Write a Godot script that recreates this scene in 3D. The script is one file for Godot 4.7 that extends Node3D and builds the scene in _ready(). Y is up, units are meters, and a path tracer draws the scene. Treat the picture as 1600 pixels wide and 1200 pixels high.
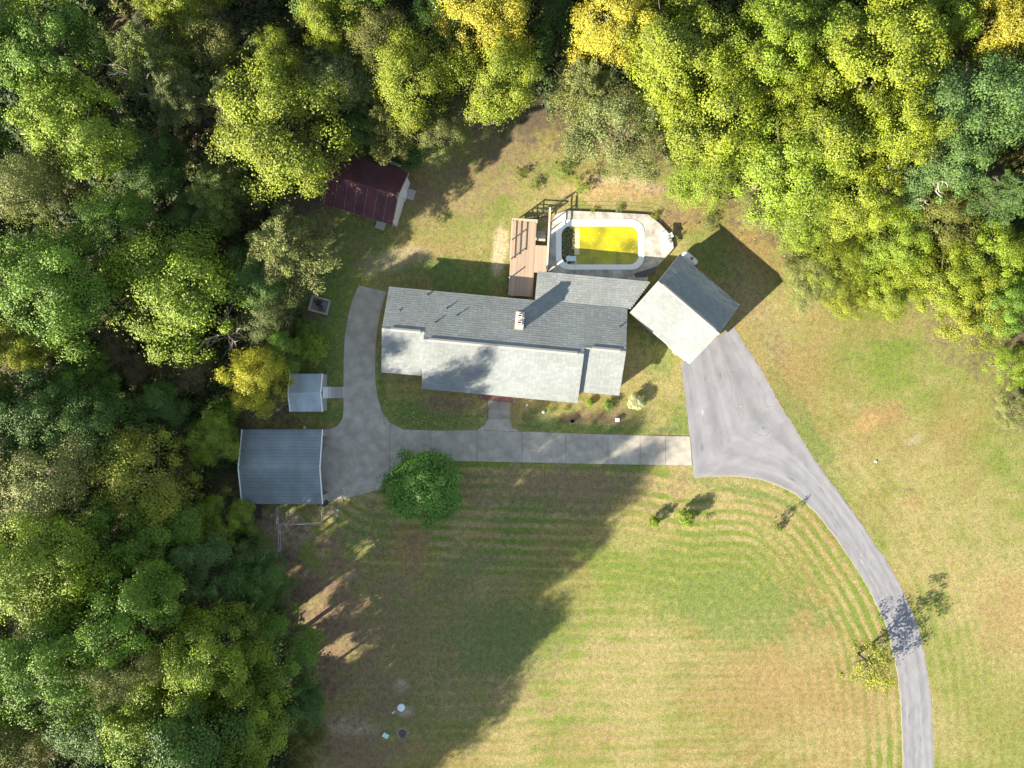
extends Node3D
# An aerial view of a long grey-roofed house in a wood. Photograph pixels (1600 x 1200) were surveyed to metres: 14 px per metre on the ground.

const HIGH := 82.0
const PPM := 14.0
var rng := RandomNumberGenerator.new()
var mats := {}
var used_names := {}

# ------------------------------------------------------------------ mesh helper
class MB:
	var v := PackedVector3Array()
	var n := PackedVector3Array()
	var c := PackedColorArray()
	var uv := PackedVector2Array()
	func tri(a: Vector3, b: Vector3, d: Vector3, col := Color.WHITE, ua := Vector2.ZERO, ub := Vector2.ZERO, ud := Vector2.ZERO) -> void:
		# a, b, d run counter-clockwise seen from outside; stored clockwise
		var nn := (b - a).cross(d - a).normalized()
		v.append(a); v.append(d); v.append(b)
		n.append(nn); n.append(nn); n.append(nn)
		c.append(col); c.append(col); c.append(col)
		uv.append(ua); uv.append(ud); uv.append(ub)
	func quad(a: Vector3, b: Vector3, d: Vector3, e: Vector3, col := Color.WHITE, r := Rect2(0, 0, 1, 1)) -> void:
		var p0 := r.position
		var p2 := r.end
		tri(a, b, d, col, p0, Vector2(p2.x, p0.y), p2)
		tri(a, d, e, col, p0, p2, Vector2(p0.x, p2.y))
	func box(t: Transform3D, s: Vector3, col := Color.WHITE, bottom := true) -> void:
		var h := s * 0.5
		var p: Array[Vector3] = []
		for k in 8:
			p.append(t * Vector3(h.x if k & 1 else -h.x, h.y if k & 2 else -h.y, h.z if k & 4 else -h.z))
		quad(p[2], p[6], p[7], p[3], col)
		if bottom:
			quad(p[0], p[1], p[5], p[4], col)
		quad(p[4], p[5], p[7], p[6], col)
		quad(p[1], p[0], p[2], p[3], col)
		quad(p[5], p[1], p[3], p[7], col)
		quad(p[0], p[4], p[6], p[2], col)
	func bar(a: Vector3, b: Vector3, w: float, hgt: float, col := Color.WHITE) -> void:
		var d := (b - a).normalized()
		var side := Vector3.UP.cross(d)
		if side.length() < 0.01:
			side = Vector3.RIGHT
		side = side.normalized()
		var up := d.cross(side).normalized()
		box(Transform3D(Basis(side, up, d), (a + b) * 0.5), Vector3(w, hgt, a.distance_to(b)), col)
	func tube(pts: Array, rad: Array, sides := 8, col := Color.WHITE, capped := true) -> void:
		var rings := []
		for k in pts.size():
			var a: Vector3 = pts[maxi(k - 1, 0)]
			var b: Vector3 = pts[mini(k + 1, pts.size() - 1)]
			var d := (b - a).normalized()
			var x := d.cross(Vector3(0.13, 0.2, 0.97)).normalized()
			var y := d.cross(x).normalized()
			var ring := PackedVector3Array()
			for q in sides:
				var an := TAU * q / sides
				ring.append(pts[k] + (x * cos(an) + y * sin(an)) * float(rad[k]))
			rings.append(ring)
		for k in pts.size() - 1:
			for q in sides:
				var w := (q + 1) % sides
				quad(rings[k][q], rings[k][w], rings[k + 1][w], rings[k + 1][q], col, Rect2(float(q) / sides, k, 1.0 / sides, 1))
		if capped:
			for q in sides:
				var w := (q + 1) % sides
				tri(pts[-1], rings[-1][q], rings[-1][w], col)
				tri(pts[0], rings[0][w], rings[0][q], col)
	func slab(poly: PackedVector2Array, y0: float, y1: float, col := Color.WHITE, uvs := 0.2) -> void:
		var p := poly.duplicate()
		if Geometry2D.is_polygon_clockwise(p):
			p.reverse()
		var ix := Geometry2D.triangulate_polygon(p)
		for k in range(0, ix.size(), 3):
			var a := p[ix[k]]
			var b := p[ix[k + 1]]
			var d := p[ix[k + 2]]
			if (b - a).cross(d - a) > 0.0:
				var t := b
				b = d
				d = t
			tri(Vector3(a.x, y1, a.y), Vector3(b.x, y1, b.y), Vector3(d.x, y1, d.y), col, a * uvs, b * uvs, d * uvs)
		for k in p.size():
			var a := p[k]
			var b := p[(k + 1) % p.size()]
			var va := Vector3(a.x, y0, a.y)
			var vb := Vector3(b.x, y0, b.y)
			var up := Vector3(0, y1 - y0, 0)
			var out := Vector3(-(b.y - a.y), 0, b.x - a.x)
			# keep the faces outward whichever way the outline runs
			if (vb - va).cross(up).dot(Vector3(b.y - a.y, 0, -(b.x - a.x))) > 0.0:
				quad(va, vb, vb + up, va + up, col)
			else:
				quad(vb, va, va + up, vb + up, col)
			out = out
	func commit(m: Material = null) -> ArrayMesh:
		var arr := []
		arr.resize(Mesh.ARRAY_MAX)
		arr[Mesh.ARRAY_VERTEX] = v
		arr[Mesh.ARRAY_NORMAL] = n
		arr[Mesh.ARRAY_COLOR] = c
		arr[Mesh.ARRAY_TEX_UV] = uv
		var me := ArrayMesh.new()
		me.add_surface_from_arrays(Mesh.PRIMITIVE_TRIANGLES, arr)
		if m:
			me.surface_set_material(0, m)
		return me

# ------------------------------------------------------------------ naming helpers
func numbered(called: String) -> String:
	var k: int = used_names.get(called, 0)
	used_names[called] = k + 1
	return called if k == 0 else "%s_%03d" % [called, k]

func thing(called: String, label: String, category: String, at := Vector3.ZERO, turn := 0.0, group := "") -> Node3D:
	var o := Node3D.new()
	o.name = numbered(called)
	add_child(o, true)
	o.position = at
	o.rotation.y = turn
	o.set_meta("label", label)
	o.set_meta("category", category)
	if group:
		o.set_meta("group", group)
	return o

func part(called: String, me: Mesh, m: Material, parent: Node) -> MeshInstance3D:
	var o := MeshInstance3D.new()
	if parent == self:
		o.name = numbered(called)
	else:
		var k := 0
		for ch in parent.get_children():
			if ch.get_meta("stem", "") == called:
				k += 1
		o.name = called if k == 0 else "%s_%03d" % [called, k]
		o.set_meta("stem", called)
	o.mesh = me
	o.material_override = m
	parent.add_child(o, true)
	return o

func solo(called: String, label: String, category: String, me: Mesh, m: Material, at := Vector3.ZERO, turn := 0.0, group := "") -> MeshInstance3D:
	var o := part(called, me, m, self)
	o.position = at
	o.rotation.y = turn
	o.set_meta("label", label)
	o.set_meta("category", category)
	if group:
		o.set_meta("group", group)
	return o

func setting(called: String, me: Mesh, m: Material, kind := "structure") -> MeshInstance3D:
	var o := part(called, me, m, self)
	o.set_meta("kind", kind)
	return o

# photograph pixel at a height -> metres
func g(px: float, py: float, h := 0.0) -> Vector3:
	var k := (HIGH - h) / HIGH / PPM
	return Vector3((px - 800.0) * k, h, (py - 600.0) * k)

func g2(px: float, py: float, h := 0.0) -> Vector2:
	var p := g(px, py, h)
	return Vector2(p.x, p.z)

func outline(pts: Array, h := 0.0) -> PackedVector2Array:
	var o := PackedVector2Array()
	for p in pts:
		o.append(g2(p[0], p[1], h))
	return o

func rbox(mb: MB, cx: float, cy: float, cz: float, sx: float, sy: float, sz: float, col := Color.WHITE, yaw := 0.0) -> void:
	mb.box(Transform3D(Basis(Vector3.UP, yaw), Vector3(cx, cy, cz)), Vector3(sx, sy, sz), col)

# ------------------------------------------------------------------ materials
func lin(r: float, gg: float, b: float) -> Color:
	return Color(r, gg, b).linear_to_srgb()

func mat(key: String, col: Color, rough := 0.85, metal := 0.0, tex: Texture2D = null, vc := true) -> StandardMaterial3D:
	if mats.has(key):
		return mats[key]
	var m := StandardMaterial3D.new()
	m.resource_name = key
	m.albedo_color = col
	m.roughness = rough
	m.metallic = metal
	m.vertex_color_use_as_albedo = vc
	if tex:
		m.albedo_texture = tex
	mats[key] = m
	return m

func noise_tex(sd: int, freq: float, lo: Color, mid: Color, hi: Color, size := 256, oct := 4, ntype := FastNoiseLite.TYPE_SIMPLEX_SMOOTH) -> Texture2D:
	var f := FastNoiseLite.new()
	f.noise_type = ntype
	f.seed = sd
	f.frequency = freq
	f.fractal_octaves = oct
	f.fractal_gain = 0.6
	var im := f.get_seamless_image(size, size)
	var src := im.get_data()
	var out := Image.create(size, size, false, Image.FORMAT_RGB8)
	var fine := RandomNumberGenerator.new()
	fine.seed = sd
	for y in size:
		for x in size:
			var t := src[y * size + x] / 255.0
			t = clampf(t + fine.randf_range(-0.07, 0.07), 0.0, 1.0)
			out.set_pixel(x, y, lo.lerp(mid, t * 2.0) if t < 0.5 else mid.lerp(hi, t * 2.0 - 1.0))
	return ImageTexture.create_from_image(out)

# ------------------------------------------------------------------ trees
var crown_broad := []
var crown_feather := []
var crown_airy := []
var trunk_meshes := []
var bare_meshes := []

func leaf(v: PackedVector3Array, n: PackedVector3Array, c: PackedColorArray, p: Vector3, nrm: Vector3, lng: float, wid: float, col: Color, along := Vector3.ZERO) -> void:
	var x := along
	if x == Vector3.ZERO:
		x = Vector3(rng.randf_range(-1, 1), rng.randf_range(-1, 1), rng.randf_range(-1, 1))
	var z := nrm.cross(x)
	if z.length() < 0.001:
		return
	z = z.normalized()
	x = z.cross(nrm).normalized()
	var a := p - x * lng * 0.5
	var b := p + z * wid * 0.5 + x * lng * 0.05
	var d := p + x * lng * 0.5 - nrm * lng * 0.12
	var e := p - z * wid * 0.5 + x * lng * 0.05
	var up := nrm
	v.append(a); v.append(b); v.append(d); v.append(a); v.append(d); v.append(e)
	for k in 6:
		n.append(up)
		c.append(col)

func pack(v: PackedVector3Array, n: PackedVector3Array, c: PackedColorArray) -> ArrayMesh:
	var arr := []
	arr.resize(Mesh.ARRAY_MAX)
	arr[Mesh.ARRAY_VERTEX] = v
	arr[Mesh.ARRAY_NORMAL] = n
	arr[Mesh.ARRAY_COLOR] = c
	var me := ArrayMesh.new()
	me.add_surface_from_arrays(Mesh.PRIMITIVE_TRIANGLES, arr)
	return me

func rdir() -> Vector3:
	var y := rng.randf_range(-1, 1)
	var a := rng.randf() * TAU
	var r := sqrt(1.0 - y * y)
	return Vector3(r * cos(a), y, r * sin(a))

func leaf_tint(base: float) -> Color:
	var b := clampf(base + rng.randf_range(-0.11, 0.11), 0.2, 1.0)
	var w := rng.randf()
	if w < 0.025:
		return Color(minf(b * 1.35, 1.0), b * 0.92, b * 0.5)
	return Color(b * rng.randf_range(0.88, 1.0), b, b * rng.randf_range(0.6, 1.0))

# clumps of leaves on the ends of limbs, in lobes
func make_broad(sd: int, clumps: int, leaves: int, clump_r: float, size: float, spread: float, lobed := true) -> ArrayMesh:
	rng.seed = sd
	var v := PackedVector3Array()
	var n := PackedVector3Array()
	var c := PackedColorArray()
	var f := FastNoiseLite.new()
	f.seed = sd
	f.frequency = 0.9
	var per := leaves / clumps
	var boughs := []
	for k in 11:
		var bd := rdir()
		bd.y = absf(bd.y) * 0.9 - 0.15
		boughs.append(bd.normalized() * rng.randf_range(0.8, 1.05))
	for k in clumps:
		var d := rdir()
		while d.y < -0.55:
			d = rdir()
		var reach := 0.80 + 0.42 * f.get_noise_3dv(d * 1.6)
		if k % 4 == 0:
			reach *= rng.randf_range(0.45, 0.75)
		else:
			reach *= rng.randf_range(0.86, 1.08)
		var o := d * reach
		if lobed and k % 5 < 3:
			var bd: Vector3 = boughs[k % boughs.size()]
			var t := rng.randf_range(0.4, 1.12)
			o = bd * t + rdir() * 0.30 * (1.15 - t * 0.55)
			d = o.normalized()
		var cr := clump_r * rng.randf_range(0.6, 1.3)
		var tone := rng.randf_range(0.5, 0.88)
		var fl := Vector3(1.15, 0.75, 1.15)
		for q in int(per * rng.randf_range(0.7, 1.3)):
			var e := rdir()
			if e.dot(d) < -0.2 and rng.randf() < 0.6:
				e = -e
			var p := o + e * fl * cr * pow(rng.randf(), 0.4) * (spread if rng.randf() < 0.15 else 1.0)
			var nr := (e * 0.75 + Vector3.UP * 0.45 + d * 0.3 + rdir() * 0.65).normalized()
			leaf(v, n, c, p, nr, size * rng.randf_range(0.7, 1.35), size * rng.randf_range(0.5, 0.8), leaf_tint(tone))
	return pack(v, n, c)

# long boughs that fan outwards with sprays of fine foliage
func make_feather(sd: int, boughs: int, leaves: int, size: float) -> ArrayMesh:
	rng.seed = sd
	var v := PackedVector3Array()
	var n := PackedVector3Array()
	var c := PackedColorArray()
	var per := leaves / boughs
	for k in boughs:
		var lev := float(k) / boughs
		var an := k * 2.39996 + rng.randf_range(-0.5, 0.5)
		var ln := lerpf(1.0, 0.3, pow(lev, 1.5)) * rng.randf_range(0.7, 1.12)
		var y0 := lerpf(-0.5, 0.8, lev)
		var out := Vector3(cos(an), 0, sin(an))
		var side := Vector3(-sin(an), 0, cos(an))
		var rise := rng.randf_range(0.1, 0.5)
		var tone := rng.randf_range(0.48, 0.85)
		for q in per:
			var t := pow(rng.randf(), 0.6)
			var w := (0.30 * (1.0 - t) + 0.08) * ln
			var s := rng.randf_range(-1, 1)
			s = s * absf(s) ** 0.3
			var p := out * ln * (0.15 + 0.85 * t) + side * s * w * 1.15 + Vector3.UP * (y0 + rise * t - 0.25 * t * t - absf(s) * w * 0.4)
			p += rdir() * 0.035
			var dirn := (out + side * s * 0.9 + Vector3.UP * 0.15 + rdir() * 0.25).normalized()
			var nr := (Vector3.UP + rdir() * 0.8).normalized()
			leaf(v, n, c, p, nr, size * rng.randf_range(0.8, 1.7), size * rng.randf_range(0.28, 0.5), leaf_tint(tone), dirn)
	return pack(v, n, c)

func limb(mb: MB, a: Vector3, b: Vector3, r0: float, r1: float, bend: float, sides := 6) -> Array:
	var pts := []
	var rad := []
	var off := rdir() * bend * a.distance_to(b)
	for k in 5:
		var t := k / 4.0
		pts.append(a.lerp(b, t) + off * sin(t * PI) * 0.5)
		rad.append(lerpf(r0, r1, t))
	mb.tube(pts, rad, sides)
	return pts

# unit trunk: height 1 to the crown's middle, limbs out to radius 1
func make_trunk(sd: int) -> ArrayMesh:
	rng.seed = sd
	var mb := MB.new()
	var top := Vector3(rng.randf_range(-0.06, 0.06), 0.95, rng.randf_range(-0.06, 0.06))
	mb.tube([Vector3(0, -0.02, 0), Vector3(0, 0.03, 0), Vector3(top.x * 0.3, 0.35, top.z * 0.4), Vector3(top.x * 0.6, 0.65, top.z * 0.7), top], [0.085, 0.06, 0.048, 0.038, 0.018], 8)
	for k in 9:
		var an := k * 2.4 + rng.randf_range(-0.4, 0.4)
		var y := rng.randf_range(0.5, 0.85)
		var r := rng.randf_range(0.55, 0.9)
		limb(mb, Vector3(top.x * y, y, top.z * y), Vector3(cos(an) * r, y + rng.randf_range(0.1, 0.3), sin(an) * r), 0.022, 0.006, 0.2, 5)
	return mb.commit()

func make_bare(sd: int, twigs: int) -> ArrayMesh:
	rng.seed = sd
	var mb := MB.new()
	limb(mb, Vector3.ZERO, Vector3(0.05, 0.8, 0.03), 0.03, 0.015, 0.1)
	for k in 11:
		var an := k * 2.4 + rng.randf_range(-0.4, 0.4)
		var y := rng.randf_range(0.35, 0.8)
		var r := rng.randf_range(0.6, 1.0)
		var end := Vector3(cos(an) * r, y + rng.randf_range(0.1, 0.35), sin(an) * r)
		var pts := limb(mb, Vector3(0.03, y, 0.02), end, 0.016, 0.006, 0.25, 5)
		for q in twigs:
			var p: Vector3 = pts[1 + q % 4]
			var e := p + Vector3(cos(an), 0.2, sin(an)).rotated(Vector3.UP, rng.randf_range(-1.1, 1.1)) * rng.randf_range(0.2, 0.45)
			limb(mb, p, e, 0.008, 0.003, 0.3, 4)
	return mb.commit()

var tree_count := 0
func tree(px: float, py: float, rpx: float, h: float, kind: String, pal: String, label: String, called := "tree", category := "tree", group := "") -> Node3D:
	tree_count += 1
	rng.seed = 7000 + tree_count * 13
	var r := rpx / PPM * (HIGH - h * 0.75) / HIGH
	var deep := minf(maxf(r * 1.1, h * 0.34), h * 0.47)
	if kind == "feather":
		deep = minf(r * 1.25, h * 0.5)
	var mid := h - deep
	var at := g(px, py, mid + deep * 0.35)
	at.y = 0.0
	var o := thing(called, label, category, at, rng.randf() * TAU, group)
	var tr := part("trunk", trunk_meshes[tree_count % trunk_meshes.size()], mats["bark"], o)
	tr.scale = Vector3(r, mid + deep * 0.4, r)
	var set_: Array = crown_broad
	if kind == "feather":
		set_ = crown_feather
	elif kind == "airy":
		set_ = crown_airy
	var cr := part("crown", set_[tree_count * 7 % set_.size()], mats[pal], o)
	cr.position.y = mid
	cr.scale = Vector3(r * rng.randf_range(0.96, 1.1), deep, r * rng.randf_range(0.96, 1.1))
	cr.rotation.y = rng.randf() * TAU
	return o

func bush(px: float, py: float, r: float, h: float, pal: String, label: String, called := "shrub", kind := "broad", group := "") -> Node3D:
	tree_count += 1
	rng.seed = 9000 + tree_count * 17
	var at := g(px, py, h * 0.5)
	at.y = 0.0
	var o := thing(called, label, "shrub", at, rng.randf() * TAU, group)
	var tr := part("stem", trunk_meshes[tree_count % trunk_meshes.size()], mats["bark"], o)
	tr.scale = Vector3(r * 0.7, h * 0.55, r * 0.7)
	var set_: Array = crown_small if kind == "broad" else crown_airy if kind == "airy" else crown_feather
	var cr := part("foliage", set_[tree_count % set_.size()], mats[pal], o)
	cr.position.y = h * 0.5
	cr.scale = Vector3(r, h * 0.52, r)
	cr.rotation.y = rng.randf() * TAU
	return o
var crown_small := []

# ------------------------------------------------------------------ lawn picture: soil and grass colours only
const LW := 2048
const LH := 1664
const LSX := 128.0
const LSZ := 104.0
const RES := 16.0  # texels per metre
var lr := PackedFloat32Array()
var lg := PackedFloat32Array()
var lb := PackedFloat32Array()
var wood := PackedFloat32Array()
var nz_a: PackedByteArray
var nz_b: PackedByteArray
var nz_c: PackedByteArray

func noise_bytes(sd: int, freq: float, oct: int) -> PackedByteArray:
	var f := FastNoiseLite.new()
	f.seed = sd
	f.noise_type = FastNoiseLite.TYPE_SIMPLEX_SMOOTH
	f.frequency = freq
	f.fractal_octaves = oct
	f.fractal_gain = 0.55
	return f.get_image(LW, LH).get_data()

# a soft-edged patch of one ground colour, edge broken up by noise; px units of the survey
func patch(px: float, py: float, rx: float, ry: float, deg: float, col: Color, most: float, rough := 0.8) -> void:
	var cx := ((px - 800.0) / PPM + LSX * 0.5) * RES
	var cy := ((py - 600.0) / PPM + LSZ * 0.5) * RES
	var ax := rx / PPM * RES
	var ay := ry / PPM * RES
	var reach := maxf(ax, ay) * 1.7
	var ca := cos(deg_to_rad(deg))
	var sa := sin(deg_to_rad(deg))
	for j in range(maxi(0, int(cy - reach)), mini(LH, int(cy + reach))):
		for i in range(maxi(0, int(cx - reach)), mini(LW, int(cx + reach))):
			var dx := i - cx
			var dy := j - cy
			var ex := (dx * ca + dy * sa) / ax
			var ey := (-dx * sa + dy * ca) / ay
			var d := sqrt(ex * ex + ey * ey)
			if d > 1.7:
				continue
			var at := j * LW + i
			d += (nz_b[at] / 255.0 - 0.5) * rough * 1.6 + (nz_c[at] / 255.0 - 0.5) * rough * 0.7
			var w := clampf((1.15 - d) / 0.6, 0.0, 1.0) * most
			if w <= 0.0:
				continue
			lr[at] += (col.r - lr[at]) * w
			lg[at] += (col.g - lg[at]) * w
			lb[at] += (col.b - lb[at]) * w

func seg_dist(p: Vector2, line: PackedVector2Array) -> float:
	var best := 1e9
	for k in line.size() - 1:
		best = minf(best, p.distance_to(Geometry2D.get_closest_point_to_segment(p, line[k], line[k + 1])))
	return best

const TAN := Color(0.25, 0.208, 0.082)
const GREEN := Color(0.118, 0.155, 0.018)
const LUSH := Color(0.085, 0.135, 0.024)
const RUST := Color(0.225, 0.148, 0.058)
const BROWN := Color(0.175, 0.118, 0.066)
const DIRT := Color(0.32, 0.255, 0.18)
const SAND := Color(0.40, 0.32, 0.20)
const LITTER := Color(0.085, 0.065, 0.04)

func paint_lawn(edge_drive: PackedVector2Array) -> Image:
	nz_a = noise_bytes(3, 0.00375, 5)
	nz_b = noise_bytes(5, 0.02, 5)
	nz_c = noise_bytes(9, 0.08, 4)
	var nz_d := noise_bytes(12, 0.0022, 4)
	lr.resize(LW * LH)
	lg.resize(LW * LH)
	lb.resize(LW * LH)
	# distance to the drive on a coarse grid, for the mowing lanes that follow it
	var gw := LW / 16 + 2
	var gh := LH / 16 + 2
	var dist := PackedFloat32Array()
	dist.resize(gw * gh)
	for j in gh:
		for i in gw:
			dist[j * gw + i] = seg_dist(Vector2(i * 16.0 / RES - LSX * 0.5, j * 16.0 / RES - LSZ * 0.5), edge_drive)
	var c2 := g2(1290, 1330)
	# the mown front lawn, where the lanes show most
	var mown := edge_drive.duplicate()
	mown.append_array(outline([[500, 1450], [440, 860], [520, 790]]))
	var front := PackedFloat32Array()
	front.resize(gw * gh)
	for j in gh:
		for i in gw:
			front[j * gw + i] = 1.0 if Geometry2D.is_point_in_polygon(Vector2(i * 16.0 / RES - LSX * 0.5, j * 16.0 / RES - LSZ * 0.5), mown) else 0.22
	for j in LH:
		var z := j / RES - LSZ * 0.5
		var gj := j / 16
		var fj := (j % 16) / 16.0
		for i in LW:
			var at := j * LW + i
			var x := i / RES - LSX * 0.5
			var gi := i / 16
			var fi := (i % 16) / 16.0
			var k := gj * gw + gi
			var d := lerpf(lerpf(dist[k], dist[k + 1], fi), lerpf(dist[k + gw], dist[k + gw + 1], fi), fj)
			var a := nz_a[at] / 255.0
			var b := nz_b[at] / 255.0
			var e := nz_c[at] / 255.0
			var big := nz_d[at] / 255.0
			# mowing lanes: beside the drive, elsewhere straight
			var lane := 0.0
			if d < 15.0:
				lane = sin(d * TAU / 1.2 + (b - 0.5) * 1.6) * clampf((15.0 - d) / 6.0, 0.0, 1.0) * (0.55 + a)
			else:
				lane = sin((z + x * 0.04) * TAU / 1.5 + (a - 0.5) * 5.0) * 0.3
			lane *= 0.5 + 1.1 * b
			if d > 3.0:
				lane += sin(z * TAU / 0.72 + (a - 0.5) * 3.0) * 0.32 * clampf(big * 2.4 - 0.7, 0.0, 1.0)
			var ring := Vector2(x, z).distance_to(c2)
			if ring < 17.0 and z > 20.0:
				lane += sin(ring * TAU / 1.7) * 0.45 * clampf((17.0 - ring) / 4.0, 0.0, 1.0)
			lane *= lerpf(lerpf(front[k], front[k + 1], fi), lerpf(front[k + gw], front[k + gw + 1], fi), fj)
			var gr := clampf(0.5 + (a - 0.5) * 1.5 + (b - 0.5) * 0.8 + (e - 0.5) * 0.35 + lane * 0.7, 0.0, 1.0)
			var col := TAN.lerp(GREEN, gr)
			var ru := clampf((big - 0.52) * 3.0 + (b - 0.5) * 1.3, 0.0, 1.0) * 0.6
			col = col.lerp(RUST, ru)
			lr[at] = col.r
			lg[at] = col.g
			lb[at] = col.b
	# lusher and drier parts, earth, sand
	for p in [
		[1110, 900, 210, 80, 5, GREEN, 0.65], [1150, 950, 150, 60, 15, LUSH, 0.45], [1000, 880, 70, 35, 0, GREEN, 0.55], [1030, 760, 110, 14, 5, TAN, 0.6], [1000, 830, 60, 40, 0, TAN, 0.5],
		[1170, 770, 90, 10, 14, LUSH, 0.5], [1250, 660, 28, 120, -27, LUSH, 0.6], [1560, 1110, 70, 90, 0, GREEN, 0.5], [1480, 800, 100, 120, 0, TAN, 0.35], [1370, 655, 48, 24, -20, RUST, 0.8],
		[1345, 665, 30, 15, -20, Color(0.30, 0.21, 0.08), 0.6], [1425, 690, 16, 8, -25, DIRT, 0.45], [1420, 765, 8, 5, 0, BROWN, 0.8], [1430, 780, 20, 14, 0, RUST, 0.5], [1570, 960, 40, 70, 0, RUST, 0.5],
		[1250, 580, 40, 60, 0, RUST, 0.45], [1330, 510, 100, 30, 0, RUST, 0.35], [1200, 520, 30, 50, -30, BROWN, 0.35], [1280, 1010, 60, 25, 0, TAN, 0.5], [1240, 1090, 130, 50, 0, RUST, 0.35],
		[1290, 1150, 100, 40, 0, TAN, 0.35], [960, 1080, 130, 90, 0, TAN, 0.4], [900, 1160, 80, 40, 0, RUST, 0.35],
		[640, 860, 42, 44, 0, RUST, 0.85], [880, 765, 160, 40, 0, BROWN, 0.75], [820, 800, 60, 30, -20, LUSH, 0.45], [720, 890, 80, 30, -30, LUSH, 0.55], [560, 840, 60, 40, 0, LUSH, 0.55],
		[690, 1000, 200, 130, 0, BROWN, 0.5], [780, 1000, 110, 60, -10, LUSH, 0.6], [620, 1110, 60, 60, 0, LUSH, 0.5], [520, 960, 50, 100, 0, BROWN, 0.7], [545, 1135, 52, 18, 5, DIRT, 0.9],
		[600, 1085, 45, 35, 0, BROWN, 0.6], [560, 1180, 70, 40, 0, BROWN, 0.85], [626, 1070, 11, 13, 0, DIRT, 0.9], [630, 1110, 15, 10, 0, DIRT, 0.8], [628, 1143, 12, 9, 0, DIRT, 0.6], [475, 895, 12, 9, 0, DIRT, 0.7],
		[545, 900, 14, 6, 0, DIRT, 0.55], [445, 850, 35, 60, 0, BROWN, 0.85], [445, 835, 45, 30, 0, DIRT, 0.55], [430, 810, 60, 22, 0, DIRT, 0.5], [520, 800, 14, 8, -30, DIRT, 0.6], [450, 900, 25, 70, 10, BROWN, 0.7],
		[670, 650, 80, 24, 5, LUSH, 0.8], [700, 632, 50, 13, 5, BROWN, 0.75], [900, 655, 100, 12, 3, BROWN, 0.7], [840, 655, 35, 18, 3, LUSH, 0.6], [960, 648, 60, 18, 3, BROWN, 0.6], [930, 668, 120, 6, 2, LUSH, 0.8],
		[1015, 610, 40, 30, 0, TAN, 0.5], [1030, 550, 35, 40, 0, LUSH, 0.7], [1060, 660, 16, 25, 0, LUSH, 0.55], [595, 600, 8, 60, 0, LUSH, 0.7],
		[700, 430, 90, 30, 10, LUSH, 0.85], [560, 380, 60, 50, 10, LUSH, 0.6], [520, 450, 30, 70, 0, LUSH, 0.75], [690, 340, 90, 45, -10, GREEN, 0.4], [620, 405, 60, 18, -15, DIRT, 0.5], [740, 300, 90, 24, -20, TAN, 0.5],
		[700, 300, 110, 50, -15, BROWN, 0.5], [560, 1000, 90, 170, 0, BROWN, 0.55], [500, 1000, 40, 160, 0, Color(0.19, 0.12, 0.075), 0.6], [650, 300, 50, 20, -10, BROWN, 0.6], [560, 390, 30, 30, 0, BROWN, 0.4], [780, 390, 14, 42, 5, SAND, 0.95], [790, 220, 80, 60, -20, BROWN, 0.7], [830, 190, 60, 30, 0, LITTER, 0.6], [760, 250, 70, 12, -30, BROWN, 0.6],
		[940, 295, 100, 24, 0, Color(0.33, 0.235, 0.11), 0.85], [960, 280, 30, 8, 0, SAND, 0.8], [1010, 290, 25, 8, 10, SAND, 0.5], [870, 270, 40, 25, 0, GREEN, 0.5], [1080, 340, 40, 30, 0, RUST, 0.7], [1180, 390, 40, 70, -30, RUST, 0.7],
		[1050, 330, 25, 35, 20, BROWN, 0.5], [1120, 410, 40, 30, 30, LUSH, 0.5], [1150, 470, 40, 40, 0, BROWN, 0.3], [520, 650, 30, 18, 0, LUSH, 0.8], [500, 560, 50, 100, 0, LUSH, 0.7], [490, 470, 25, 30, 0, LITTER, 0.6],
	]:
		patch(p[0], p[1], p[2], p[3], p[4], p[5], p[6])
	# wheel tracks of the mower
	for t in [[905, 1232, 215, -100, -25], [905, 1232, 236, -98, -30], [1310, 1292, 146, -150, -25], [1310, 1292, 168, -145, -35], [1000, 1180, 190, -120, -60], [1180, 640, 330, 60, 95]]:
		var n: int = int(t[2] * deg_to_rad(t[4] - t[3]) / 5.0)
		for k in n:
			var an := deg_to_rad(lerpf(t[3], t[4], float(k) / n))
			patch(t[0] + t[2] * cos(an), t[1] + t[2] * sin(an), 4.5, 2.6, rad_to_deg(an) + 90.0, Color(0.26, 0.22, 0.11), 0.16, 0.7)
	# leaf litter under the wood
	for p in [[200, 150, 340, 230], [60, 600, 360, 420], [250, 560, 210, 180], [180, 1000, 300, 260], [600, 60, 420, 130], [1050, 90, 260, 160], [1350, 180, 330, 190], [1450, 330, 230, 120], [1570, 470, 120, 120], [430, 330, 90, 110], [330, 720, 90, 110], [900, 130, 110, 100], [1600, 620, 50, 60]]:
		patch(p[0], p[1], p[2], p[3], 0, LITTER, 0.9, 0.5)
	var bytes := PackedByteArray()
	bytes.resize(LW * LH * 3)
	var r2 := RandomNumberGenerator.new()
	r2.seed = 77
	for at in LW * LH:
		var s := 1.0 + r2.randf_range(-0.45, 0.45) + (nz_c[at] / 255.0 - 0.5) * 0.5
		bytes[at * 3] = int(clampf(pow(lr[at] * s, 1.0 / 2.2), 0, 1) * 255.0)
		bytes[at * 3 + 1] = int(clampf(pow(lg[at] * s, 1.0 / 2.2), 0, 1) * 255.0)
		bytes[at * 3 + 2] = int(clampf(pow(lb[at] * s, 1.0 / 2.2), 0, 1) * 255.0)
	return Image.create_from_data(LW, LH, false, Image.FORMAT_RGB8, bytes)

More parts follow.
